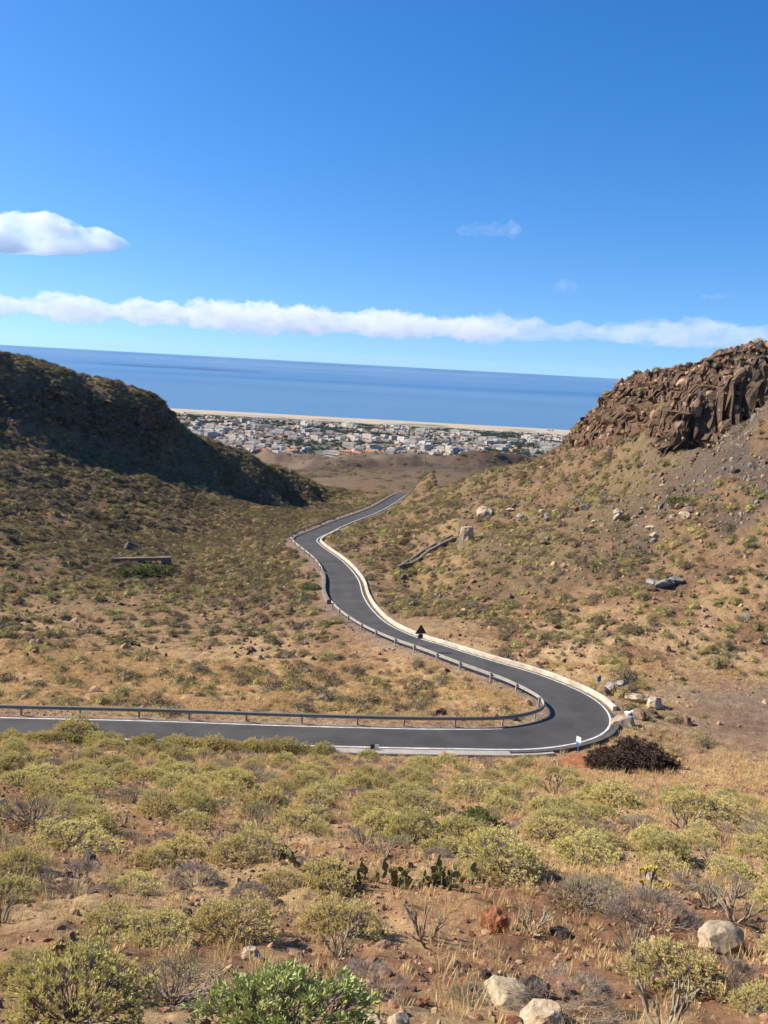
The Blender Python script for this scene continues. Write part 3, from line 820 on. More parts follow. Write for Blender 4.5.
# tabaiba: dome of forked grey stems carrying yellow-green tufts (unit radius)
def dome_shrub(nstem, height, br, sub, nleaf, L, w, seed, n_extra=2, elev=(0.12, 1.5), cone=0.8, inner=0.78):
    """compact dome: a fan of forked stems rising from one foot, its outer shell set with small leaf tufts"""
    m = MB(); lf = MB()
    ph = seed * 1.7
    for k in range(nstem):
        sn = math.sin(elev[0]) + (math.sin(elev[1]) - math.sin(elev[0])) * (k + 0.5) / nstem
        a = 2.39996 * k + rng.normal(0, 0.15); cs = math.sqrt(max(0, 1 - sn * sn))
        lob = 1 + 0.16 * math.sin(2 * a + ph) + 0.12 * math.sin(5 * a + 2 * ph) + rng.normal(0, 0.06)
        t = np.array([cs * math.cos(a), cs * math.sin(a), sn * height]) * lob * inner
        p1 = np.array([t[0] * 0.28, t[1] * 0.28, t[2] * 0.22 - 0.02]) + rv() * 0.03
        p2 = np.array([t[0] * 0.65, t[1] * 0.65, t[2] * 0.55]) + rv() * 0.05
        m.tube([(0.03 * math.cos(a), 0.03 * math.sin(a), -0.06), p1, p2, t], [br, br * 0.85, br * 0.6, br * 0.4], 3, 0, cap=False)
        d0 = t - p2; d0 /= np.linalg.norm(d0)
        for q in range(sub):
            src = p2 + (t - p2) * rng.uniform(0.2, 1)
            e = d0 + rv() * 0.75; e[2] += 0.2; e /= np.linalg.norm(e)
            tip = src + e * rng.uniform(0.16, 0.34)
            m.tube([src, tip], [br * 0.4, br * 0.25], 3, 0, cap=False)
            for x_ in range(n_extra + 1):
                c = tip + (rv() * 0.07 if x_ else 0)
                for _ in range(nleaf):
                    d = e + rv() * cone; d[2] += 0.3
                    lf.leaf(c, d, L * rng.uniform(0.7, 1.25), w, 0)
    return m, lf
for v in range(7):
    m, lf = dome_shrub(52 + 6 * (v % 3), [0.62, 0.72, 0.85][v % 3], 0.020, 9, [11, 10, 7][v // 3 if v < 6 else 0], 0.066, 0.013, v)
    proto('tabaiba', [('stems', m.mesh('stems', M_STEM)), ('foliage', lf.mesh('foliage', M_TIP))])
for v in range(4):
    m, lf = dome_shrub(50, 0.75, 0.020, 6, 7 - v % 2 * 2, 0.06, 0.011, v + 9)
    proto('greygreen', [('stems', m.mesh('stems', M_STEM)), ('foliage', lf.mesh('foliage', M_TIPG))])
for v in range(3):
    m, tips = make_branching(12, 3, 0.6, 0.3, 1.0, None, 0.018, n=3, up=0.12, splits=(2, 3), tilt=(0.1, 1.3))
    tw = tufts(tips, 7, 0.22, 0.009, 0.12, extra=2, cone=0.9)
    proto('dry', [('stems', m.mesh('stems', M_DRY)), ('twigs', tw.mesh('twigs', M_DRY))])
for v in range(4):                                      # verode: thick pale finger-like stems
    m, tips = make_branching(5 + v, 2, 0.55, 0.34, 1.0, None, 0.042, n=5, up=0.5, splits=(2, 3), tilt=(0.1, 1.0))
    tw = tufts(tips, 2, 0.14, 0.035, 0.04, cone=0.5)
    proto('verode', [('stems', m.mesh('stems', M_PALE)), ('foliage', tw.mesh('foliage', M_TIPG))])
for v in range(2):                                      # dark green round bush
    m, lf = dome_shrub(46, 0.8, 0.022, 5, 7, 0.09, 0.045, v + 20, cone=1.3)
    proto('green', [('stems', m.mesh('stems', M_STEM)), ('foliage', lf.mesh('foliage', M_GREEN))])
for v in range(1):                                      # big succulent bush with bright leaf rosettes
    m, lf = dome_shrub(75, 0.75, 0.022, 7, 10, 0.10, 0.024, 31, n_extra=1, cone=0.9)
    proto('succulent', [('stems', m.mesh('stems', M_STEM)), ('foliage', lf.mesh('foliage', M_BRIGHT))])
for v in range(1):
    m, tips = make_branching(6, 2, 0.5, 0.35, 1.0, None, 0.05, n=4, up=0.5)
    lf = tufts(tips, 6, 0.30, 0.10, 0.1, extra=0, cone=0.7)
    proto('yellow', [('stems', m.mesh('stems', M_STEM)), ('foliage', lf.mesh('foliage', M_YEL))])
for v in range(2):                                      # twiggy earth-heap lump, its shade put into the dark colour
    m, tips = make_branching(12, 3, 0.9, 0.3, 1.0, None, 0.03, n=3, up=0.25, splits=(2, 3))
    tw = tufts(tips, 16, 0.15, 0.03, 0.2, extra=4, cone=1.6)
    proto('shade_heap', [('stems', m.mesh('stems', M_DARK)), ('twigs', tw.mesh('twigs', [M_DARK, M_DARKB][v]))])
def pad_mesh(m, c, s, tilt, yaw, mi=0):
    vs = []; k = 10
    ax = np.array([math.cos(yaw), math.sin(yaw), 0]); nrm = np.array([-math.sin(yaw), math.cos(yaw), 0])
    upv = np.array([0, 0, 1.0]) * math.cos(tilt) + ax * math.sin(tilt); sd = ax * math.cos(tilt) - np.array([0, 0, 1.0]) * math.sin(tilt)
    cc = np.array(c) + upv * s
    for sg in (-1, 1):
        for j in range(k):
            a = 2 * math.pi * j / k
            vs.append(cc + sd * 0.72 * s * math.cos(a) + upv * s * math.sin(a) + nrm * sg * 0.06 * s)
    vs.append(cc + nrm * -0.16 * s); vs.append(cc + nrm * 0.16 * s)
    fs = [(j, (j + 1) % k, k + (j + 1) % k, k + j) for j in range(k)]
    fs += [(2 * k, (j + 1) % k, j) for j in range(k)] + [(2 * k + 1, k + j, k + (j + 1) % k) for j in range(k)]
    m.add(vs, fs, mi)
    return cc + upv * s * 0.9
def cactus(npad, spread):
    """prickly pear: each pad-stack is a part of the clump"""
    parts = []
    for _ in range(npad):
        m = MB(); x, y = rng.normal(0, spread), rng.normal(0, 0.25)
        c = (x, y, -0.05)
        for lv in range(rng.integers(1, 4)):
            s_ = rng.uniform(0.10, 0.15)
            c2 = pad_mesh(m, c, s_, rng.normal(0, 0.35), rng.uniform(0, 3.14))
            if rng.random() < 0.6: pad_mesh(m, c2 - np.array([0, 0, 0.05]), s_ * 0.8, rng.normal(0, 0.7), rng.uniform(0, 3.14))
            c = c2 - np.array([0, 0, 0.03])
        parts.append(('pad_stack', m.mesh('pad_stack', M_PAD)))
    return parts

# ---------------------------------------------------------------- rocks: prototypes
import bmesh
def rock_mesh(seed, m, sub=3, cuts=14, sq=(1, 0.85, 0.7), rough_=0.05):
    r_ = np.random.default_rng(seed)
    bm = bmesh.new(); bmesh.ops.create_icosphere(bm, subdivisions=sub, radius=1.0)
    V = np.array([v.co[:] for v in bm.verts])
    for _ in range(cuts):
        nrm = r_.normal(size=3); nrm /= np.linalg.norm(nrm); d = r_.uniform(0.55, 0.88)
        over = np.maximum(V @ nrm - d, 0); V -= over[:, None] * nrm
    V += (fbm(V[:, 0] * 1.0 + V[:, 2] * 0.7, V[:, 1] - V[:, 2] * 0.6, 0.7, 3, seed) * rough_ * 2)[:, None] * V
    V *= np.array(sq) / np.abs(V).max(0)
    for v, c in zip(bm.verts, V): v.co = c
    me = bpy.data.meshes.new('rock'); bm.to_mesh(me); bm.free(); me.materials.append(m)
    return me
RM = {}
for nm, mm in (('brown', M_ROCK), ('grey', M_GREYR), ('buff', M_BUFF), ('red', M_RED), ('lava', M_LAVA), ('crag', M_CRAG)):
    RM[nm] = [rock_mesh(100 + 17 * k + 3 * len(nm), mm, 4, 16 + 2 * k, (1, rng.uniform(0.7, 1), rng.uniform(0.55, 0.85)), 0.11) for k in range(4)]

BIG = rock_mesh(907, M_BUFF, 5, 9, (1, 0.8, 0.78), 0.10)
OCC = []                                               # taken spots: x, y, r
def place_rock(px, py, wpx, kind, label, group=None, hscale=1.0, name='boulder', k=None, p=None, size=None, sink=0.3):
    if p is None: p = hit(px, py)
    s_ = size if size is not None else wpx * slant(p) / FPX / 2
    me = RM[kind][rng.integers(4) if k is None else k] if kind != 'big' else BIG
    o = obj(name, me)
    o.scale = (s_, s_ * rng.uniform(0.8, 1.1), s_ * hscale)
    o.rotation_euler = (rng.normal(0, 0.12), rng.normal(0, 0.12), rng.uniform(0, 6.28))
    zr = 0.7 * s_ * hscale
    o.location = (p[0], p[1] + s_ * 0.4, float(ground(p[0], p[1] + s_ * 0.4)) + zr * (1 - 2 * sink))
    tag(o, label, 'rock', group)
    OCC.append((p[0], p[1] + s_ * 0.4, s_ * 0.9))
    return o
_built = {}
def place_plant(name, kind, x, y, r_, label, cat, group=None, zs=1.0, var=None, rz=None):
    vs = PROT[kind]; v = int(rng.integers(len(vs))) if var is None else var
    key = (name, kind, v)
    if key not in _built:
        root = empty(name)
        for nm, me in vs[v]: obj(nm, me, root)
        _built[key] = root
    else:
        src = _built[key]
        root = src.copy(); COL.objects.link(root)
        for ch in src.children:
            c = ch.copy(); COL.objects.link(c); c.parent = root
        for q in ('label', 'category', 'group'):
            if q in root: del root[q]
    root.location = (x, y, float(ground(x, y)) - 0.03 * r_)
    root.scale = (r_, r_, r_ * zs); root.rotation_euler = (rng.normal(0, 0.05), rng.normal(0, 0.05), rng.uniform(0, 6.28) if rz is None else rz)
    tag(root, label, cat, group)
    OCC.append((x, y, r_ * 0.8))
    return root
def plant_px(name, kind, px, py, wpx, label, cat='shrub', group=None, zs=1.0, var=None):
    p = hit(px, py); r_ = wpx * slant(p) / FPX / 2
    return place_plant(name, kind, p[0], p[1] + 0.25 * r_, r_, label, cat, group, zs, var)

# ---------------------------------------------------------------- plants one can point to
T, G, D, V = 'tabaiba', 'greygreen', 'dry', 'verode'
for px, py, w, kd, lab, zs in [
    (66, 1026, 165, T, 'largest yellow-green shrub in the bottom corner, its thick forked stems showing', 1.0),
    (150, 950, 92, T, 'yellow-green shrub just above the big corner shrub', 0.8),
    (228, 941, 92, T, 'yellow-green shrub fanning from one foot just above the pale rounded stone', 0.95),
    (168, 1008, 118, G, 'grey-green shrub between the big corner shrub and the bright green bush', 0.8),
    (243, 864, 78, T, 'yellow-topped shrub with a dark hollow below, beside the dark rock', 0.9),
    (28, 828, 80, G, 'greyish domed shrub with bare stems near the frame edge under the road', 0.9),
    (148, 868, 50, T, 'small yellow shrub between the grey dry bush and the dark rock', 0.8),
    (128, 894, 56, T, 'low yellow shrub right of the round dark dry bush', 0.8),
    (66, 852, 92, T, 'wide yellow-green shrub above the round dark dry bush', 0.6),
    (502, 876, 94, T, 'big grey-stemmed shrub with yellow-green tips below the dark green round bush', 0.95),
    (584, 910, 72, G, 'grey-green shrub right of and above the orange boulder', 0.85),
    (590, 868, 84, T, 'yellow-green shrub behind the grey-green one that overlooks the orange boulder', 0.8),
    (552, 842, 62, T, 'bright green-yellow shrub right of the dark green round bush', 0.7),
    (704, 820, 72, T, 'bright yellow-topped shrub with a dark underside below the clearing', 0.95),
    (617, 808, 62, T, 'shrub with dark stems below the dark earth heap', 0.9),
    (326, 894, 66, T, 'pale yellow shrub left of the prickly pears', 0.95),
    (318, 836, 32, T, 'small bright shrub standing alone above the prickly pears', 0.9),
    (684, 996, 112, T, 'wide yellow-green shrub in front of the cracked pale boulder', 0.75),
    (470, 800, 60, T, 'rounded yellow shrub under the concrete verge', 0.7),
    (18, 982, 62, T, 'yellow shrub between the cut-off finger plant and the big corner shrub', 0.85),
    (108, 930, 60, T, 'low yellow shrub straight below the round dark dry bush', 0.8),
    (276, 890, 46, T, 'small yellow shrub below the dark hollow rock', 0.8),
    (762, 1012, 60, T, 'yellow shrub cut by the right frame edge at the bottom', 0.8),
    (470, 1006, 54, G, 'grey-green shrub left of the split buff rock', 0.7),
    (760, 858, 56, T, 'yellow-green shrub at the right frame edge above the trunked bare plant', 0.8),
    (420, 812, 58, T, 'rounded yellow shrub left of and above the dark green round bush', 0.75),
    (70, 742, 50, T, 'dome-shaped shrub whose top cuts across the lower road', 0.9)]:
    plant_px('tabaiba_shrub' if kd == T else 'grey_shrub', kd, px, py, w, lab, 'shrub', None, zs)
for px, py, w, lab, zs in [
    (70, 896, 68, 'dark round dry bush beside a low yellow shrub near the left edge', 0.8),
    (192, 892, 50, 'purplish grey dry bush left of the dark hollow rock', 0.8),
    (655, 935, 92, 'wide grey dry bush left of the cracked pale boulder', 0.75),
    (735, 992, 62, 'grey-brown dry bush at the lower right, beside the wide yellow-green shrub', 0.9),
    (370, 995, 66, 'low brown dry bush right of the bright green bush', 0.6),
    (568, 1020, 110, 'pale grey dead brush around the buff rocks at the bottom edge', 0.6),
    (250, 905, 45, 'small dry bush above the little pale rounded stone', 0.7)]:
    plant_px('dry_bush', D, px, py, w, lab, 'dry bush', None, zs)
for px, py, w, lab, zs in [
    (424, 944, 58, 'pale candelabra-shaped plant with thick bare fingers below the prickly pears', 1.25),
    (338, 960, 44, 'dark bare candelabra plant left of the pale one', 1.3),
    (532, 940, 50, 'grey leafless candelabra plant right of the orange boulder', 1.1),
    (738, 925, 58, 'bare plant on a single pale trunk behind the cracked boulder', 1.2),
    (637, 965, 44, 'grey bare plant in front of the wide dry bush', 1.5),
    (668, 1035, 104, 'thick clump of pale finger stems at the bottom edge, right side', 0.9),
    (-2, 925, 44, 'pale finger-stemmed plant cut by the left frame edge', 1.2),
    (364, 846, 34, 'small grey candelabra plant above the prickly pears', 1.2),
    (385, 860, 36, 'grey twisted bare plant just behind the prickly pears', 0.9),
    (554, 795, 34, 'pale leafless plant left of the bright shrubs under the hairpin', 1.1),
    (685, 830, 46, 'pale branched bare plant by the yellow-topped shrub with a dark underside', 0.8)]:
    plant_px('candelabra_plant', V, px, py, w, lab, 'succulent', None, zs)
plant_px('round_bush', 'green', 479, 826, 40, 'dark green round bush standing out among the yellow shrubs', 'bush', None, 0.9, 0)
plant_px('succulent_bush', 'succulent', 285, 1052, 176, 'bright green bush with fleshy leaf rosettes at the bottom edge', 'bush', None, 0.82)
plant_px('yellow_plant', 'yellow', 650, 896, 34, 'plant with bright yellow upright leaves above the wide dry bush', 'plant', None, 1.2)
for px, py, sp_, n_, lab in [(388, 884, 1.0, 30, 'larger prickly pear clump of dark and pale pads'), (440, 884, 0.42, 15, 'smaller dark prickly pear clump, right of the larger one')]:
    p = hit(px, py); root = empty('prickly_pear', tuple(p))
    for nm, me in cactus(n_, sp_): obj(nm, me, root)
    tag(root, lab, 'cactus'); OCC.append((p[0], p[1], 0.8)); root.scale = (0.9, 0.9, 0.75)
for px, py, w, lab, zs in [(644, 768, 56, 'taller of two earth heap lumps beside the hairpin, shade put into their dark colour', 0.8), (611, 769, 46, 'lower brown-black lump of the earth heap, nearer the road bend', 0.75)]:
    plant_px('shade_heap_lump', 'shade_heap', px, py, w, lab, 'dead bush', None, zs, 0 if px > 630 else 1)
for px, py, w, lab in [(150, 576, 34, 'dark green bush in front of the low bridge'), (126, 577, 26, 'olive green bush left of the dark green one under the low bridge'),
                       (168, 573, 22, 'small dark bush at the end of the low bridge')]:
    plant_px('round_bush', 'green', px, py, w, lab, 'bush', None, 0.8)
for px, py, w, lab in [(683, 505, 30, 'green bush on the dark scree below the right crag'), (625, 520, 14, 'small green bush beside the row of boulders on the right hill'),
                       (310, 590, 22, 'green bush below the stone parapet')]:
    plant_px('round_bush', 'green', px, py, w, lab, 'bush', None, 0.6)

# ---------------------------------------------------------------- rocks one can point to
for px, py, w, kd, hs, lab in [
    (496, 934, 33, 'red', 1.6, 'orange boulder standing alone among small stones'),
    (722, 954, 50, 'big', 1.0, 'large cracked pale boulder with a bright left face'),
    (250, 959, 22, 'buff', 1.0, 'small pale rounded stone below a fanning shrub'),
    (546, 1024, 50, 'buff', 0.8, 'largest buff rock at the bottom edge'),
    (508, 1003, 50, 'buff', 0.8, 'buff rock split by a dark shadowed face, behind the largest buff rock'),
    (534, 998, 38, 'lava', 0.9, 'dark rock leaning on the split buff rock'),
    (512, 1028, 34, 'red', 0.5, 'flat orange rock left of the largest buff rock'),
    (372, 1026, 24, 'buff', 0.7, 'pale stone right of the bright green bush at the bottom'),
    (400, 1027, 26, 'buff', 0.7, 'second pale stone right of the bright green bush, beside the first'),
    (386, 979, 26, 'brown', 0.8, 'brown rock above the low brown dry bush'),
    (562, 940, 28, 'lava', 0.8, 'black rock right of the grey leafless plant'),
    (88, 862, 18, 'lava', 1.2, 'black pointed rock between the shrubs at left'),
    (283, 862, 24, 'lava', 1.1, 'dark hollow rock right of a yellow-topped shrub'),
    (440, 716, 16, 'lava', 1.1, 'dark boulder inside the bend just behind the guard rail'),
    (130, 552, 22, 'lava', 0.9, 'dark angular boulder above the low bridge'),
    (484, 518, 22, 'buff', 0.8, 'pale outcrop boulder above the masonry pillar'),
    (655, 709, 20, 'buff', 1.2, 'pale upright boulder casting a shadow on the clearing'),
    (637, 703, 26, 'buff', 0.6, 'flat pale rock left of the upright boulder'),
    (624, 727, 26, 'buff', 0.7, 'tan rock beside the rubbish heap'),
    (583, 768, 46, 'red', 0.38, 'mound of red earth and rock beside the dark earth heap'),
    (612, 691, 20, 'grey', 0.9, 'grey rock in the heap at the end of the concrete wall'),
    (622, 687, 17, 'grey', 0.9, 'upper grey rock of the heap beside the concrete wall'),
    (604, 695, 15, 'brown', 0.9, 'brown rock of the heap nearest the blue plate'),
    (630, 693, 18, 'brown', 0.8, 'brown rock at the outer end of the heap beside the concrete wall'),
    (664, 589, 24, 'grey', 0.7, 'largest grey boulder of the pile in the middle of the right hill'),
    (676, 586, 20, 'grey', 0.7, 'grey boulder right of the largest one in the hill pile'),
    (654, 586, 17, 'grey', 0.7, 'grey boulder left of the largest one in the hill pile'),
    (641, 719, 20, 'brown', 0.8, 'brown rock behind the rubbish heap'),
    (653, 717, 16, 'lava', 0.8, 'dark rock right of the rubbish heap'),
    (599, 757, 15, 'brown', 0.8, 'brown rock between the red earth mound and the dark earth heap'),
    (668, 770, 13, 'brown', 0.7, 'brown rock at the right foot of the taller lump of the dark earth heap'),
    (632, 772, 16, 'red', 0.6, 'reddish rock in front of the dark earth heap')]:
    place_rock(px, py, w, kd, lab, None, hs)
# rubbish heap: crumpled bags
def bag_mesh(seed, m):
    me = rock_mesh(seed, m, 3, 5, (1, 0.8, 0.7), 0.25)
    return me
for px, py, w, m_, lab in [(627, 715, 7, M_WHITE, 'white plastic bag at the left of the rubbish heap'), (632, 714, 8, M_BAGB, 'pale blue bag on the rubbish heap'),
                           (637, 717, 6, M_WHITE, 'white bag at the foot of the rubbish heap'), (634, 719, 5, M_BLUE, 'small dark blue bag in the rubbish heap')]:
    p = hit(px, py); s_ = w * slant(p) / FPX / 2
    o = obj('rubbish_bag', bag_mesh(px, m_)); o.scale = (s_, s_, s_); o.location = (p[0], p[1], p[2] + 0.5 * s_); o.rotation_euler = (0, 0, px)
    tag(o, lab, 'bag', 'rubbish dumped beside the hairpin')

KEY = [q for q in OCC if q[1] < 45 and q[2] < 1.3]
# ---------------------------------------------------------------- the rest of the slope's plants, one object each
def free(x, y, r_):
    for a, b, c in KEY:
        if 0 < b - y < 3.0 and abs(x - a * y / b) < r_ + c: return False
    for a, b, c in OCC:
        if (a - x) ** 2 + (b - y) ** 2 < ((1.12 if y < 28 else 1.27) * (c + r_)) ** 2: return False
    return True
n_t = n_d = n_v = n_g = 0
for x in np.arange(-34, -2.5, 1.05):                    # belt right along the road's lower edge
    x = x + rng.normal(0, 0.2); r_ = rng.uniform(0.75, 1.15); y = ROAD[road_index(x, 58), 1] - 1.9 - 0.55 * r_ - abs(rng.normal(0, 0.2))
    n_t += 1
    place_plant('tabaiba_shrub', T, x, y, r_, 'yellow-green shrub in the dense belt along the near side of the lower road', 'shrub', 'shrubs in the belt along the road', rng.uniform(1.0, 1.35))
for _ in range(14000):
    y = 10.5 + 45 * rng.random() ** 0.62
    x = rng.uniform(-1, 1) * (0.47 * y + 1.5)
    if rng.random() > (1.0 if y < 26 else 0.85): continue
    if float(field(EDGE, x, y)) < 1.2 or (x > 13 and y > 47): continue
    nn = float(fbm(np.array([x]), np.array([y]), 7, 2, 121)[0])
    if nn < -0.4: continue
    k = rng.random()
    big = 1.0 if y < 24 else 1.25
    if k < 0.66 and n_t < 279:
        r_ = rng.uniform(0.55, 0.85) * big
        if not free(x, y, r_): continue
        n_t += 1
        band = ('upper' if y > 44 else 'middle' if y > 28 else 'lower')
        where = {'upper': 'yellow-green shrub in the dense belt along the near side of the lower road',
                 'middle': 'yellow-green shrub scattered on the middle of the slope below the road belt',
                 'lower': 'small yellow-green shrub among stones on the slope closest to the viewpoint'}[band]
        grp = {'upper': 'shrubs in the belt along the road', 'middle': 'shrubs on the middle of the slope', 'lower': 'shrubs among the stones near the viewpoint'}[band]
        place_plant('tabaiba_shrub', T, x, y, r_, where, 'shrub', grp, rng.uniform(0.7, 1.05))
    elif k < 0.76 and n_g < 60:
        r_ = rng.uniform(0.35, 0.75) * big
        if not free(x, y, r_): continue
        n_g += 1; place_plant('grey_shrub', G, x, y, r_, 'grey-green shrub scattered between the yellow ones on the slope', 'shrub', 'grey-green shrubs on the slope', rng.uniform(0.6, 0.9))
    elif k < 0.92 and n_d < 110:
        r_ = rng.uniform(0.3, 0.6)
        if not free(x, y, r_): continue
        n_d += 1; place_plant('dry_bush', D, x, y, r_, 'small leafless grey-brown bush scattered over the slope', 'dry bush', 'dry bushes on the slope', rng.uniform(0.6, 0.9))
    elif n_v < 48:
        r_ = rng.uniform(0.22, 0.45)
        if not free(x, y, r_): continue
        n_v += 1; place_plant('candelabra_plant', V, x, y, r_, 'small bare candelabra plant scattered between the shrubs', 'succulent', 'candelabra plants on the slope', rng.uniform(0.9, 1.4))

# loose stones big enough to count
nr = 0
for _ in range(3000):
    y = 10 + 40 * rng.random() ** 1.5; x = rng.uniform(-1, 1) * (0.47 * y + 1)
    s_ = rng.uniform(0.07, 0.17) * (1 if rng.random() < 0.85 else 1.5)
    if not free(x, y, s_) or float(field(EDGE, x, y)) < 1: continue
    kd = rng.choice(['brown', 'lava', 'buff', 'red'], p=[.55, .25, .08, .12])
    place_rock(0, 0, 0, kd, {'brown': 'brown stone lying loose on the stony slope', 'lava': 'small dark stone lying loose on the stony slope', 'buff': 'small pale stone lying loose on the stony slope',
                             'red': 'small reddish stone lying loose on the stony slope'}[kd], 'loose %s stones on the slope' % {'brown': 'brown', 'lava': 'dark', 'buff': 'pale', 'red': 'reddish'}[kd],
               rng.uniform(0.7, 1.1), 'stone', None, (x, y, 0), s_)
    OCC.pop()
    nr += 1
    if nr >= 150: break
# boulders of the row and blocks along the right hill
nb = 0
for px, py, w, kd in [(545, 545, 0, 0)] + [(int(rng.uniform(505, 700)), int(518 + rng.normal(0, 7)), 0, 0) for _ in range(34)]:
    p = hit(px, py)
    if not 95 < p[1] < 190: continue
    place_rock(0, 0, 0, rng.choice(['brown', 'grey', 'buff']), 'boulder in the ragged row across the right hill', 'boulders in the row across the right hill', rng.uniform(0.7, 1.1), 'boulder', None, p, rng.uniform(0.4, 1.0))
for _ in range(44):
    px, py = rng.uniform(556, 768), rng.uniform(346, 446)
    p = hit(px, py)
    if not 115 < p[1] < 215 or float(field(CRAG, p[0], p[1])) < 0.5: continue
    place_rock(0, 0, 0, rng.choice(['crag', 'lava', 'crag', 'crag']), 'angular block lying on the crag of the right hill', 'blocks on the right crag', rng.uniform(1.2, 2.2), 'boulder', None, p, rng.uniform(0.5, 1.3), 0.66)

# ---------------------------------------------------------------- stuff: scattered with geometry nodes
def scatter(name, pts, rz, sc, pick, protos, label, cat):
    coll = bpy.data.collections.new(name + '_sources')
    for i, me_ in enumerate(protos):
        ob = bpy.data.objects.new('%s_source_%02d' % (name, i), me_); coll.objects.link(ob)
    me = bpy.data.meshes.new(name); n = len(pts)
    me.vertices.add(n); me.vertices.foreach_set('co', np.asarray(pts, np.float32).ravel())
    a = me.attributes.new('yaw', 'FLOAT_VECTOR', 'POINT'); a.data.foreach_set('vector', np.asarray(rz, np.float32).ravel())
    a = me.attributes.new('size', 'FLOAT_VECTOR', 'POINT'); a.data.foreach_set('vector', np.asarray(sc, np.float32).ravel())
    a = me.attributes.new('pick', 'INT', 'POINT'); a.data.foreach_set('value', np.asarray(pick, np.int32))
    o = obj(name, me)
    ng = bpy.data.node_groups.new(name + '_scatter', 'GeometryNodeTree')
    ng.interface.new_socket('Geometry', in_out='INPUT', socket_type='NodeSocketGeometry')
    ng.interface.new_socket('Geometry', in_out='OUTPUT', socket_type='NodeSocketGeometry')
    N, Lk = ng.nodes, ng.links
    gi = N.new('NodeGroupInput'); go = N.new('NodeGroupOutput')
    ci = N.new('GeometryNodeCollectionInfo'); ci.inputs['Collection'].default_value = coll
    ci.inputs['Separate Children'].default_value = True; ci.inputs['Reset Children'].default_value = True
    ip = N.new('GeometryNodeInstanceOnPoints'); ip.inputs['Pick Instance'].default_value = True
    def attr(nm, ty):
        q = N.new('GeometryNodeInputNamedAttribute'); q.data_type = ty; q.inputs[0].default_value = nm; return q.outputs[0]
    er = N.new('FunctionNodeEulerToRotation'); Lk.new(attr('yaw', 'FLOAT_VECTOR'), er.inputs[0])
    Lk.new(gi.outputs[0], ip.inputs['Points']); Lk.new(ci.outputs[0], ip.inputs['Instance'])
    Lk.new(attr('pick', 'INT'), ip.inputs['Instance Index']); Lk.new(er.outputs[0], ip.inputs['Rotation']); Lk.new(attr('size', 'FLOAT_VECTOR'), ip.inputs['Scale'])
    Lk.new(ip.outputs[0], go.inputs[0])
    md = o.modifiers.new('scatter', 'NODES'); md.node_group = ng
    return tag(o, label, cat, kind='stuff')

# hillside scrub
def clump(seed, m, n=190, card=0.2, flat=0.75, twig=None):
    b = MB()
    for _ in range(n):
        d = rv(); d[2] = abs(d[2]); r_ = rng.uniform(0.5, 1.05) ** 0.7
        lump = 1 + 0.25 * math.sin(3 * math.atan2(d[1], d[0]) + seed) * (1 - d[2])
        c = d * r_ * lump * np.array([1, 1, flat])
        b.leaf(c, d * 0.6 + rv(), card * rng.uniform(0.7, 1.3), card * 0.55, 0)
    bm = bmesh.new(); bmesh.ops.create_icosphere(bm, subdivisions=2, radius=1.0); bm.verts.index_update()
    V_ = np.array([v.co[:] for v in bm.verts]); F_ = [tuple(v.index for v in f.verts) for f in bm.faces]; bm.free()
    lob = 0.60 * (1 + 0.25 * np.sin(3 * np.arctan2(V_[:, 1], V_[:, 0]) + seed) * (1 - np.abs(V_[:, 2])) + 0.10 * rng.normal(size=len(V_)))
    V_ = V_ * lob[:, None] * np.array([1, 1, flat]); V_[:, 2] = np.maximum(V_[:, 2], -0.25)
    b.add(V_, F_, 0)
    if twig is not None:
        for _ in range(16):
            d = rv(); d[2] = abs(d[2]) + 0.3
            b.tube([(0, 0, -0.1), d / np.linalg.norm(d) * 0.8 * np.array([1, 1, flat])], [0.03, 0.012], 3, 1, cap=False)
    return b.mesh('scrub_clump', [m, M_STEM])
M_OLIVE = mat('olive_scrub', (0.155, 0.12, 0.055), (0.25, 0.20, 0.09), 1.5, 0.85, 0.3, trans=0.1)
M_YSCR = mat('yellow_scrub', (0.27, 0.22, 0.08), (0.38, 0.31, 0.115), 1.5, 0.8, 0.25, trans=0.15)
M_GSCR = mat('grey_scrub', (0.16, 0.135, 0.085), (0.24, 0.20, 0.125), 1.5, 0.9, 0.25)
M_BSCR = mat('brown_scrub', (0.13, 0.09, 0.055), (0.20, 0.14, 0.085), 1.5, 0.95, 0.25)
scr = [clump(i, mm, 620, 0.115, fl, True) for i, (mm, fl) in enumerate([(M_YSCR, 0.9), (M_YSCR, 0.75), (M_OLIVE, 0.9), (M_OLIVE, 0.75), (M_GSCR, 0.85), (M_BSCR, 0.75), (M_BSCR, 0.9), (M_GREEN, 0.9)])]
def samples(n, y0, y1, uw=0.52):
    y = np.sqrt(rng.uniform(y0 ** 2, y1 ** 2, n)); x = rng.uniform(-uw, uw, n) * (y + 20)
    return x, y
x, y = samples(150000, 52, 345)
e = field(EDGE, x, y); cg = field(CRAG, x, y); cl = field(CLEAR, x, y); sc_ = field(scree, x, y)
dens = 0.40 + 0.9 * fbm(x, y, 14, 3, 131) + 0.35 * (x < -10) * (y > 120) + 0.12 * (x > 0)
dens *= (e > 1.6) * (1 - 0.7 * np.clip(cg, 0, 1)) * (1 - 0.98 * np.clip(cl * 1.3, 0, 1)) * (1 - 0.6 * np.clip(sc_, 0, 1)) * (y > 62)
dens *= np.where(y < 90, 0.75, 1.0)
dens *= np.hypot(x - p_sign[0], y - p_sign[1] - 8) > 9            # the slope behind the road sign is bare
keep = rng.random(len(x)) < np.clip(dens, 0, 0.95) * 0.55
x, y = x[keep], y[keep]
n = len(x)
hillL = (x < -12) & (y > 130)
pw = rng.random(n) + 0.5 * fbm(x, y, 22, 2, 141)
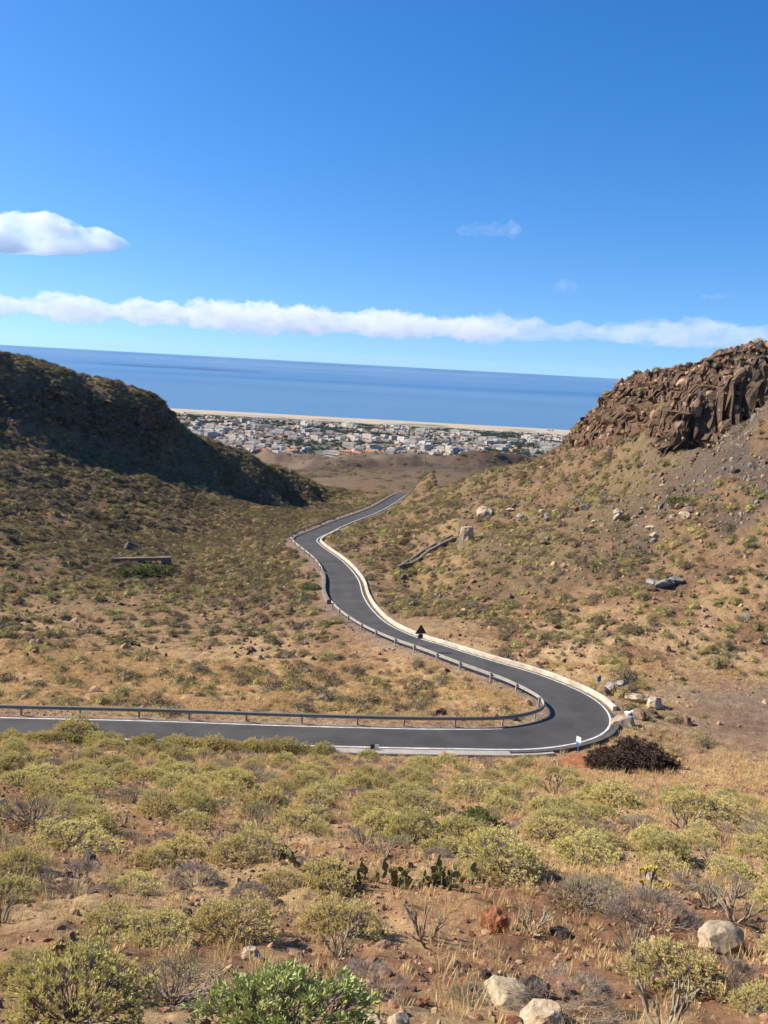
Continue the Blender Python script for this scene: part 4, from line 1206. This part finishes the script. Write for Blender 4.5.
pick = np.where(pw < 0.22, 0, np.where(pw < 0.38, 1, np.where(pw < 0.58, 2, np.where(pw < 0.72, 3, np.where(pw < 0.82, 4, np.where(pw < 0.94, 5, np.where(pw < 1.2, 6, 7)))))))
pick = np.where(hillL & (pick < 2) & (rng.random(n) < 0.6), 3, pick)
s_ = rng.lognormal(-0.6, 0.42, n).clip(0.22, 1.2) * np.where(y > 150, 1.1, 1)
z = ground(x, y) - 0.08 * s_
rot = np.stack([rng.normal(0, .08, n), rng.normal(0, .08, n), rng.uniform(0, 6.28, n)], 1)
scatter('hillside_scrub', np.stack([x, y, z], 1), rot, np.stack([s_, s_, s_ * rng.uniform(0.7, 1.05, n)], 1), pick, scr, 'low dry scrub covering the valley sides and hills', 'scrub')

# far valley scrub
x, y = samples(26000, 345, 1800, 0.34)
keep = rng.random(len(x)) < np.clip(0.4 + fbm(x, y, 60, 3, 151), 0, 0.9)
x, y = x[keep], y[keep]; n = len(x); s_ = rng.uniform(1.0, 3.2, n); z = ground(x, y) - 0.3
scatter('valley_scrub', np.stack([x, y, z], 1), np.stack([0 * x, 0 * x, rng.uniform(0, 6.28, n)], 1), np.stack([s_, s_, s_ * 0.6], 1), rng.choice([2, 3, 4, 5], n), scr,
        'distant scrub in the lower valley', 'scrub')

# dry grass tufts
def grass_tuft(nb, h, lean):
    b = MB()
    for _ in range(nb):
        a = rng.uniform(0, 6.28); r_ = rng.uniform(0, 0.16)
        d = np.array([math.cos(a) * lean * rng.uniform(.2, 1), math.sin(a) * lean * rng.uniform(.2, 1), 1])
        b.leaf((r_ * math.cos(a), r_ * math.sin(a), -0.02), d, h * rng.uniform(0.6, 1.2), 0.014, 0)
    return b.mesh('grass_tuft', M_GRASS)
gt = [grass_tuft(26, 0.28, 0.6), grass_tuft(34, 0.2, 0.9), grass_tuft(18, 0.42, 0.4)]
x, y = samples(90000, 8, 85, 0.5)
dn = 0.5 + 0.8 * fbm(x, y, 4, 3, 161)
dn *= (field(EDGE, x, y) > 0.8) * (1 - np.clip(field(CLEAR, x, y) * 1.2, 0, 1))
keep = rng.random(len(x)) < np.clip(dn, 0, 0.9)
x, y = x[keep], y[keep]; n = len(x); s_ = rng.uniform(0.4, 1.0, n) * np.where(y > 40, 1.2, 0.9)
scatter('dry_grass', np.stack([x, y, ground(x, y)], 1), np.stack([rng.normal(0, .1, n), rng.normal(0, .1, n), rng.uniform(0, 6.28, n)], 1), np.stack([s_, s_, s_], 1),
        rng.integers(0, 3, n), gt, 'dry straw-coloured grass tufts on the slope', 'grass')

# gravel and small stones
peb = [rock_mesh(500 + k, mm, 2, 9, (1, 0.85, 0.65)) for k, mm in enumerate([M_SOILR, M_SOILR, M_ROCK, M_LAVA, M_RED, M_BUFF, M_GREYR])]
x, y = samples(110000, 7, 62, 0.5)
dn = 0.55 + 0.9 * fbm(x, y, 3, 3, 171)
dn *= (field(EDGE, x, y) > 0.7)
keep = rng.random(len(x)) < np.clip(dn, 0.03, 0.95)
x, y = x[keep], y[keep]; n = len(x); s_ = rng.lognormal(-3.05, 0.45, n).clip(0.02, 0.12)
scatter('gravel', np.stack([x, y, ground(x, y) - 0.02 * s_], 1), rng.uniform(-0.4, 6, (n, 3)), np.stack([s_, s_, s_ * 0.8], 1), rng.choice(7, n, p=[.36, .32, .17, .07, .03, .03, .02]), peb,
        'small brown stones and gravel strewn over the slope', 'gravel')
# stones on the hillsides and scree
x, y = samples(60000, 66, 200, 0.52)
cg = np.clip(field(CRAG, x, y), 0, 1); sc_ = field(scree, x, y)
dn = 0.10 + 0.75 * sc_ + 0.08 * cg + 0.25 * fbm(x, y, 8, 3, 181) + 0.12 * (x > 8)
dn *= (field(EDGE, x, y) > 1.0) * (1 - 0.85 * np.clip(field(CLEAR, x, y), 0, 1))
keep = rng.random(len(x)) < np.clip(dn, 0.0, 0.95)
x, y = x[keep], y[keep]; n = len(x); s_ = rng.lognormal(-1.75, 0.5, n).clip(0.08, 0.7) * (1 + 0.8 * np.clip(field(CRAG, x, y), 0, 1))
gs = field(scree, x, y)
pk = np.where(rng.random(n) < 0.6 * gs, 6, rng.choice(7, n, p=[.24, .2, .34, .2, .01, .005, .005]))
scatter('scree', np.stack([x, y, ground(x, y) + 0.1 * s_], 1), rng.uniform(-0.4, 6, (n, 3)), np.stack([s_, s_, s_ * 0.85], 1), pk, peb, 'loose stones and scree on the hillsides', 'scree')

# ---------------------------------------------------------------- the town on the plain
M_WALLW = mat('white_render', (0.52, 0.47, 0.40), (0.72, 0.665, 0.58), 0.05, 0.85, 0.14)
M_WALLC = mat('cream_render', (0.36, 0.29, 0.22), (0.46, 0.38, 0.29), 0.05, 0.85, 0.15)
M_WALLO = mat('ochre_render', (0.56, 0.38, 0.20), (0.64, 0.46, 0.26), 0.05, 0.85, 0.15)
M_TILE = mat('terracotta_tile', (0.36, 0.14, 0.07), (0.46, 0.20, 0.10), 0.3, 0.9, 0.15)
M_GLASS = mat('window_glass', (0.03, 0.04, 0.05), (0.06, 0.07, 0.09), 0.2, 0.3)
M_FLAT = mat('flat_roof', (0.26, 0.215, 0.185), (0.40, 0.34, 0.29), 0.1, 0.9, 0.2)
def building(L, Wd, fl, wall, pitched=False, stepped=False, wing=0):
    b = MB(); H = fl * 3.1
    def block(cx, cy, l, w, nf):
        h = nf * 3.1
        b.box((cx, cy, h / 2 - 1), (l, w, h + 2), 0)
        for k in range(nf):                                  # window bands set proud of the wall
            nwin = max(2, int(l / 4.5))
            for j in range(nwin):
                wx = cx - l / 2 + (j + 0.5) * l / nwin
                for sy in (-1, 1):
                    b.box((wx, cy + sy * (w / 2 + 0.02), k * 3.1 + 1.7), (l / nwin * 0.55, 0.3, 1.5), 2)
            if nf > 1 and k > 0:
                b.box((cx, cy - w / 2 - 0.7, k * 3.1 + 0.05), (l * 0.96, 1.3, 0.9), 0)
        if pitched:
            r_ = 1.8
            vs = [(cx - l / 2 - .5, cy - w / 2 - .5, h + .02), (cx + l / 2 + .5, cy - w / 2 - .5, h + .02), (cx + l / 2 + .5, cy + w / 2 + .5, h + .02), (cx - l / 2 - .5, cy + w / 2 + .5, h + .02),
                  (cx - l / 2 + 1, cy, h + r_), (cx + l / 2 - 1, cy, h + r_)]
            b.add(vs, [(0, 1, 5, 4), (2, 3, 4, 5), (1, 2, 5), (3, 0, 4), (3, 2, 1, 0)], 1)
        else:
            b.box((cx, cy, h + 1.05), (l - 0.6, w - 0.6, 0.1), 3)
            for sx in (-1, 1): b.box((cx + sx * (l / 2 - 0.15), cy, h + 1.2), (0.3, w, 0.5), 0)
            for sy in (-1, 1): b.box((cx, cy + sy * (w / 2 - 0.15), h + 1.2), (l - 0.62, 0.3, 0.5), 0)
            b.box((cx + l * 0.2, cy, h + 2.3), (4, 3.5, 2.4), 0)
    block(0, 0, L, Wd, fl)
    if stepped: block(L / 2 + L * 0.22, Wd * 0.1, L * 0.44 - 0.1, Wd * 0.9, max(1, fl - 2))
    if wing: block(-L / 2 + Wd * 0.4, Wd / 2 + wing / 2 + .05, Wd * 0.8, wing, max(1, fl - 1))
    return b.mesh('building', [wall, M_TILE, M_GLASS, M_FLAT])
BP = [('white apartment block', building(34, 13, 4, M_WALLW)), ('white hotel', building(56, 16, 7, M_WALLW, stepped=True)), ('white hotel', building(44, 15, 5, M_WALLW, wing=18)),
      ('white house', building(16, 11, 2, M_WALLW)), ('cream terrace', building(40, 10, 2, M_WALLC)), ('cream apartment block', building(30, 13, 4, M_WALLC, stepped=True)),
      ('ochre house', building(20, 12, 3, M_WALLO, pitched=True)), ('tiled house', building(18, 11, 2, M_WALLC, pitched=True)), ('white villa', building(22, 12, 2, M_WALLW, wing=9)),
      ('flat warehouse', building(60, 26, 2, M_WALLW))]
GRP = {'white apartment block': 'white apartment blocks in the far town', 'white hotel': 'white hotels in the far town', 'white house': 'white houses in the far town', 'cream terrace': 'cream terraces in the far town',
       'cream apartment block': 'cream apartment blocks in the far town', 'ochre house': 'ochre houses in the far town', 'tiled house': 'tile-roofed houses in the far town', 'white villa': 'white villas in the far town',
       'flat warehouse': 'broad flat-roofed buildings in the far town'}
BSPOT = []
def put_building(k, x, y, label=None, group=None, yaw=None, s_=0.62):
    nm, me_ = BP[k]
    o = obj('building', me_); o.location = (x, y, float(ground(x, y))); o.rotation_euler = (0, 0, rng.choice([-0.5, -0.75, 0.9, -1.0, 1.2]) + rng.normal(0, 0.12) if yaw is None else yaw)
    o.scale = (s_,) * 3
    tag(o, label or ('small %s among many in the hazy town by the coast' % nm), 'building', group or (None if label else GRP[nm]))
    BSPOT.append((x, y))
def town_pt(px, py):
    d = ray(px, py); Y = np.arange(900, 4300, 5.0); P = d[None] * (Y / d[1])[:, None]
    return P[np.argmax(P[:, 2] < ground(P[:, 0], P[:, 1]))]
for i, px in enumerate(range(346, 404, 6)):
    p = town_pt(px, 457 + 0.09 * (px - 346) + rng.normal(0, 0.7))
    put_building([6, 3, 6, 7, 6][i % 5], p[0], p[1], ['ochre house with a tiled roof in the row at the near edge of the town', 'white house in the row at the near edge of the town'][i % 5 == 1],
                 ['ochre houses in the near row of the town', 'white houses in the near row of the town'][i % 5 == 1], -0.6 + rng.normal(0, 0.12), 0.66)
for px, py, k, lab in [(411, 446, 1, 'brightest white twin hotel block right of the ochre row'), (550, 431, 2, 'lone white building on the coast beside the right hill'),
                       (280, 434, 1, 'long white hotel at the upper left part of the town'), (340, 456, 9, 'broad pale building at the left end of the ochre row')]:
    p = town_pt(px, py); put_building(k, p[0], p[1], lab, None, -0.6, 0.6)
n_b = len(BSPOT); tries = 0; XS = []; rest = []
while tries < 12000:
    tries += 1
    px, py = rng.uniform(150, 600), rng.uniform(417, 458)
    p = town_pt(px, py + 0.052 * (px - 384) * 0.4)
    x, y = p[0], p[1]
    if not 1850 < y < 3400: continue
    if float(fbm(np.array([x]), np.array([y]), 260, 3, 191)[0]) < -0.1: continue
    if ((np.array(BSPOT) - (x, y)) ** 2).sum(1).min() < 17 ** 2: continue
    k = int(rng.choice(10, p=[.12, .06, .07, .08, .13, .13, .18, .15, .05, .03]))
    BSPOT.append((x, y)); rest.append((x, y, k))
    if len(rest) > 3400: break
rest.sort(key=lambda q: q[1] - [0, 500, 300, -100, 0, 0, 0, 0, 0, 200][q[2]])
for x, y, k in rest[:284]:
    BSPOT.append((x, y)); put_building(k, x, y, None, None, None, rng.uniform(0.4, 0.75))
rr = rest[284:]
if rr:
    n = len(rr); xx = np.array([q[0] for q in rr]); yy = np.array([q[1] for q in rr])
    scatter('distant_town', np.stack([xx, yy, ground(xx, yy)], 1), np.stack([0 * xx, 0 * xx, rng.choice([-0.5, -0.75, 0.9, -1.0], n)], 1), np.repeat(rng.uniform(0.4, 0.7, n)[:, None], 3, 1), [q[2] for q in rr], [b[1] for b in BP],
            'mass of small pale buildings further back in the coastal town', 'town')
print('TOWN', len(rest), 'SHRUBS', n_t, n_g, n_d, n_v, 'STONES', nr)
# trees and gardens of the town
M_TOWNT = mat('town_foliage', (0.03, 0.045, 0.02), (0.06, 0.075, 0.03), 0.3, 0.9, 0.25)
tcl = [clump(k + 30, M_TOWNT, 120, 0.35, 0.8) for k in range(3)]
x, y = samples(13000, 1850, 3450, 0.3)
keep = rng.random(len(x)) < np.clip(0.6 + 0.9 * fbm(x, y, 200, 3, 195), 0, 0.95)
x, y = x[keep], y[keep]; n = len(x); s_ = rng.uniform(2.5, 6, n)
scatter('town_trees', np.stack([x, y, ground(x, y) + 0.5], 1), np.stack([0 * x, 0 * x, rng.uniform(0, 6.28, n)], 1), np.stack([s_ * 1.3, s_ * 1.3, s_], 1), rng.integers(0, 3, n), tcl,
        'dark green trees and gardens between the houses of the town', 'trees')

# ---------------------------------------------------------------- clouds (real volumes far out over the sea)
def cloud_material(name, dens, col=(1, 1, 1), grain=500):
    m = bpy.data.materials.new(name); m.use_nodes = True
    n, l = m.node_tree.nodes, m.node_tree.links
    n.remove(n['Principled BSDF'])
    v = n.new('ShaderNodeVolumePrincipled'); v.inputs['Color'].default_value = (*col, 1)
    g = n.new('ShaderNodeNewGeometry')
    z = n.new('ShaderNodeTexNoise'); z.inputs['Scale'].default_value = 1 / grain; z.inputs['Detail'].default_value = 4; z.inputs['Roughness'].default_value = 0.6
    mp = n.new('ShaderNodeMapping'); mp.inputs['Scale'].default_value = (1, 1, 1.6); l.new(g.outputs['Position'], mp.inputs[0]); l.new(mp.outputs[0], z.inputs['Vector'])
    r_ = n.new('ShaderNodeMapRange'); r_.interpolation_type = 'SMOOTHSTEP'; r_.inputs[1].default_value = 0.38; r_.inputs[2].default_value = 0.66
    r_.inputs[3].default_value = dens * 0.04; r_.inputs[4].default_value = dens * 1.5
    l.new(z.outputs[0], r_.inputs[0]); l.new(r_.outputs[0], v.inputs['Density'])
    m.cycles.volume_step_rate = 0.12
    v.inputs['Anisotropy'].default_value = 0.0
    l.new(v.outputs[0], n['Material Output'].inputs['Volume'])
    return m
def cloud(name, px0, px1, pyc, dist, hpx, depth, dens, seed, label, puff=0.5, flatb=0.35, lump=None, col=(1, 1, 1), taper=0.5, endw=0.08):
    """lumpy closed body swept along a level axis; its base is flat, its top billows"""
    A = at_y(px0, pyc(px0), dist); B = at_y(px1, pyc(px1), dist)
    L = np.linalg.norm(B - A); ns, nt = max(40, int((px1 - px0) / 2.0)), 40
    hh = hpx * dist / FPX
    lump = lump or hh * 1.6
    vs = []; T = np.linspace(0, 1, ns)
    env = np.clip(np.minimum(T, 1 - T) / endw, 0, 1) ** taper
    prof = 1 + puff * 1.3 * fbm(T * L, T * 0 + seed * 100, lump * 2.2, 4, seed)
    for i, t_ in enumerate(T):
        px = px0 + (px1 - px0) * t_; c = at_y(px, pyc(px), dist)
        for j in range(nt):
            th = 2 * math.pi * j / nt
            cx, cz = math.cos(th), math.sin(th)
            vs.append((c[0], c[1], c[2], cx, cz, env[i] * max(0.15, prof[i])))
    V = np.array(vs)
    up = V[:, 4] > 0
    arc = np.arctan2(V[:, 4], V[:, 3])
    nz_ = fbm(V[:, 0], V[:, 2] + arc * depth * 0.7, lump * 0.8, 5, seed + 3, 0.55)
    nz_ = nz_ + 0.5 * np.abs(fbm(V[:, 0] + 999, arc * depth * 0.8, lump * 0.35, 3, seed + 5))
    rr_ = V[:, 5] * (1 + puff * nz_)
    y = V[:, 1] + V[:, 3] * depth * rr_
    z = V[:, 2] + V[:, 4] * np.where(up, hh, hh * flatb) * rr_
    # gather the ends to a point
    m = MB(); vv = np.stack([V[:, 0], y, z], 1)
    fs = [(i * nt + j, (i + 1) * nt + j, (i + 1) * nt + (j + 1) % nt, i * nt + (j + 1) % nt) for i in range(ns - 1) for j in range(nt)]
    fs.append(tuple(range(nt))); fs.append(tuple((ns - 1) * nt + j for j in range(nt))[::-1])
    m.add(vv, fs)
    me_ = m.mesh(name, cloud_material(name + '_vapour', dens, col, lump * 0.8), True)
    bm = bmesh.new(); bm.from_mesh(me_); bmesh.ops.recalc_face_normals(bm, faces=bm.faces); bm.to_mesh(me_); bm.free()
    o = obj(name, me_)
    tag(o, label, 'cloud')
    return o
line = lambda x: 318 + (x / 768) * 24
cloud('cloud_bank', -60, 520, lambda x: 306 + 0.052 * x, 24000, 10.5, 1300, 0.0011, 5, 'long white billowing cloud bank above the sea horizon', 0.62, 0.8, 560, (0.94, 0.94, 0.96))
cloud('cloud_bank', 330, 900, lambda x: 328 + 0.03 * (x - 400), 27000, 11, 1500, 0.0004, 8, 'thin grey streak of cloud trailing right from the white cloud bank', 0.6, 0.7, 900, (0.86, 0.87, 0.92))
cloud('cumulus_cloud', -90, 134, lambda x: 245 + 0.02 * x, 12000, 33, 500, 0.0042, 12, 'small white flat-bottomed cumulus cloud at the upper left', 0.3, 0.25, 700, taper=0.75, endw=0.33)
cloud('cloud_wisp', 455, 522, lambda x: 230, 12000, 5, 160, 0.0005, 15, 'largest pale pinkish wisp of cloud above the cloud bank', 0.9, 0.8, 200, (0.9, 0.84, 0.86))
cloud('cloud_wisp', 553, 578, lambda x: 287, 14000, 4, 120, 0.0004, 17, 'smallest faint wisp of cloud above the right end of the cloud bank', 0.9, 0.8, 200, (0.85, 0.83, 0.88))
cloud('cloud_wisp', 700, 735, lambda x: 297, 14000, 3, 120, 0.0005, 19, 'faint wisp of cloud above the right crag', 0.9, 0.8, 200, (0.85, 0.83, 0.88))

# ---------------------------------------------------------------- haze
m = MB(); m.box((0, 14900, -140), (45000, 30400, 306))
hz = bpy.data.materials.new('haze_air'); hz.use_nodes = True
hz.node_tree.nodes.remove(hz.node_tree.nodes['Principled BSDF'])
v = hz.node_tree.nodes.new('ShaderNodeVolumePrincipled'); v.inputs['Density'].default_value = 1.0e-5; v.inputs['Color'].default_value = (0.62, 0.83, 1.0, 1)
hz.node_tree.links.new(v.outputs[0], hz.node_tree.nodes['Material Output'].inputs['Volume'])
tag(obj('haze', m.mesh('haze', hz)), 'thin blue sea haze in the air', 'haze', kind='stuff')
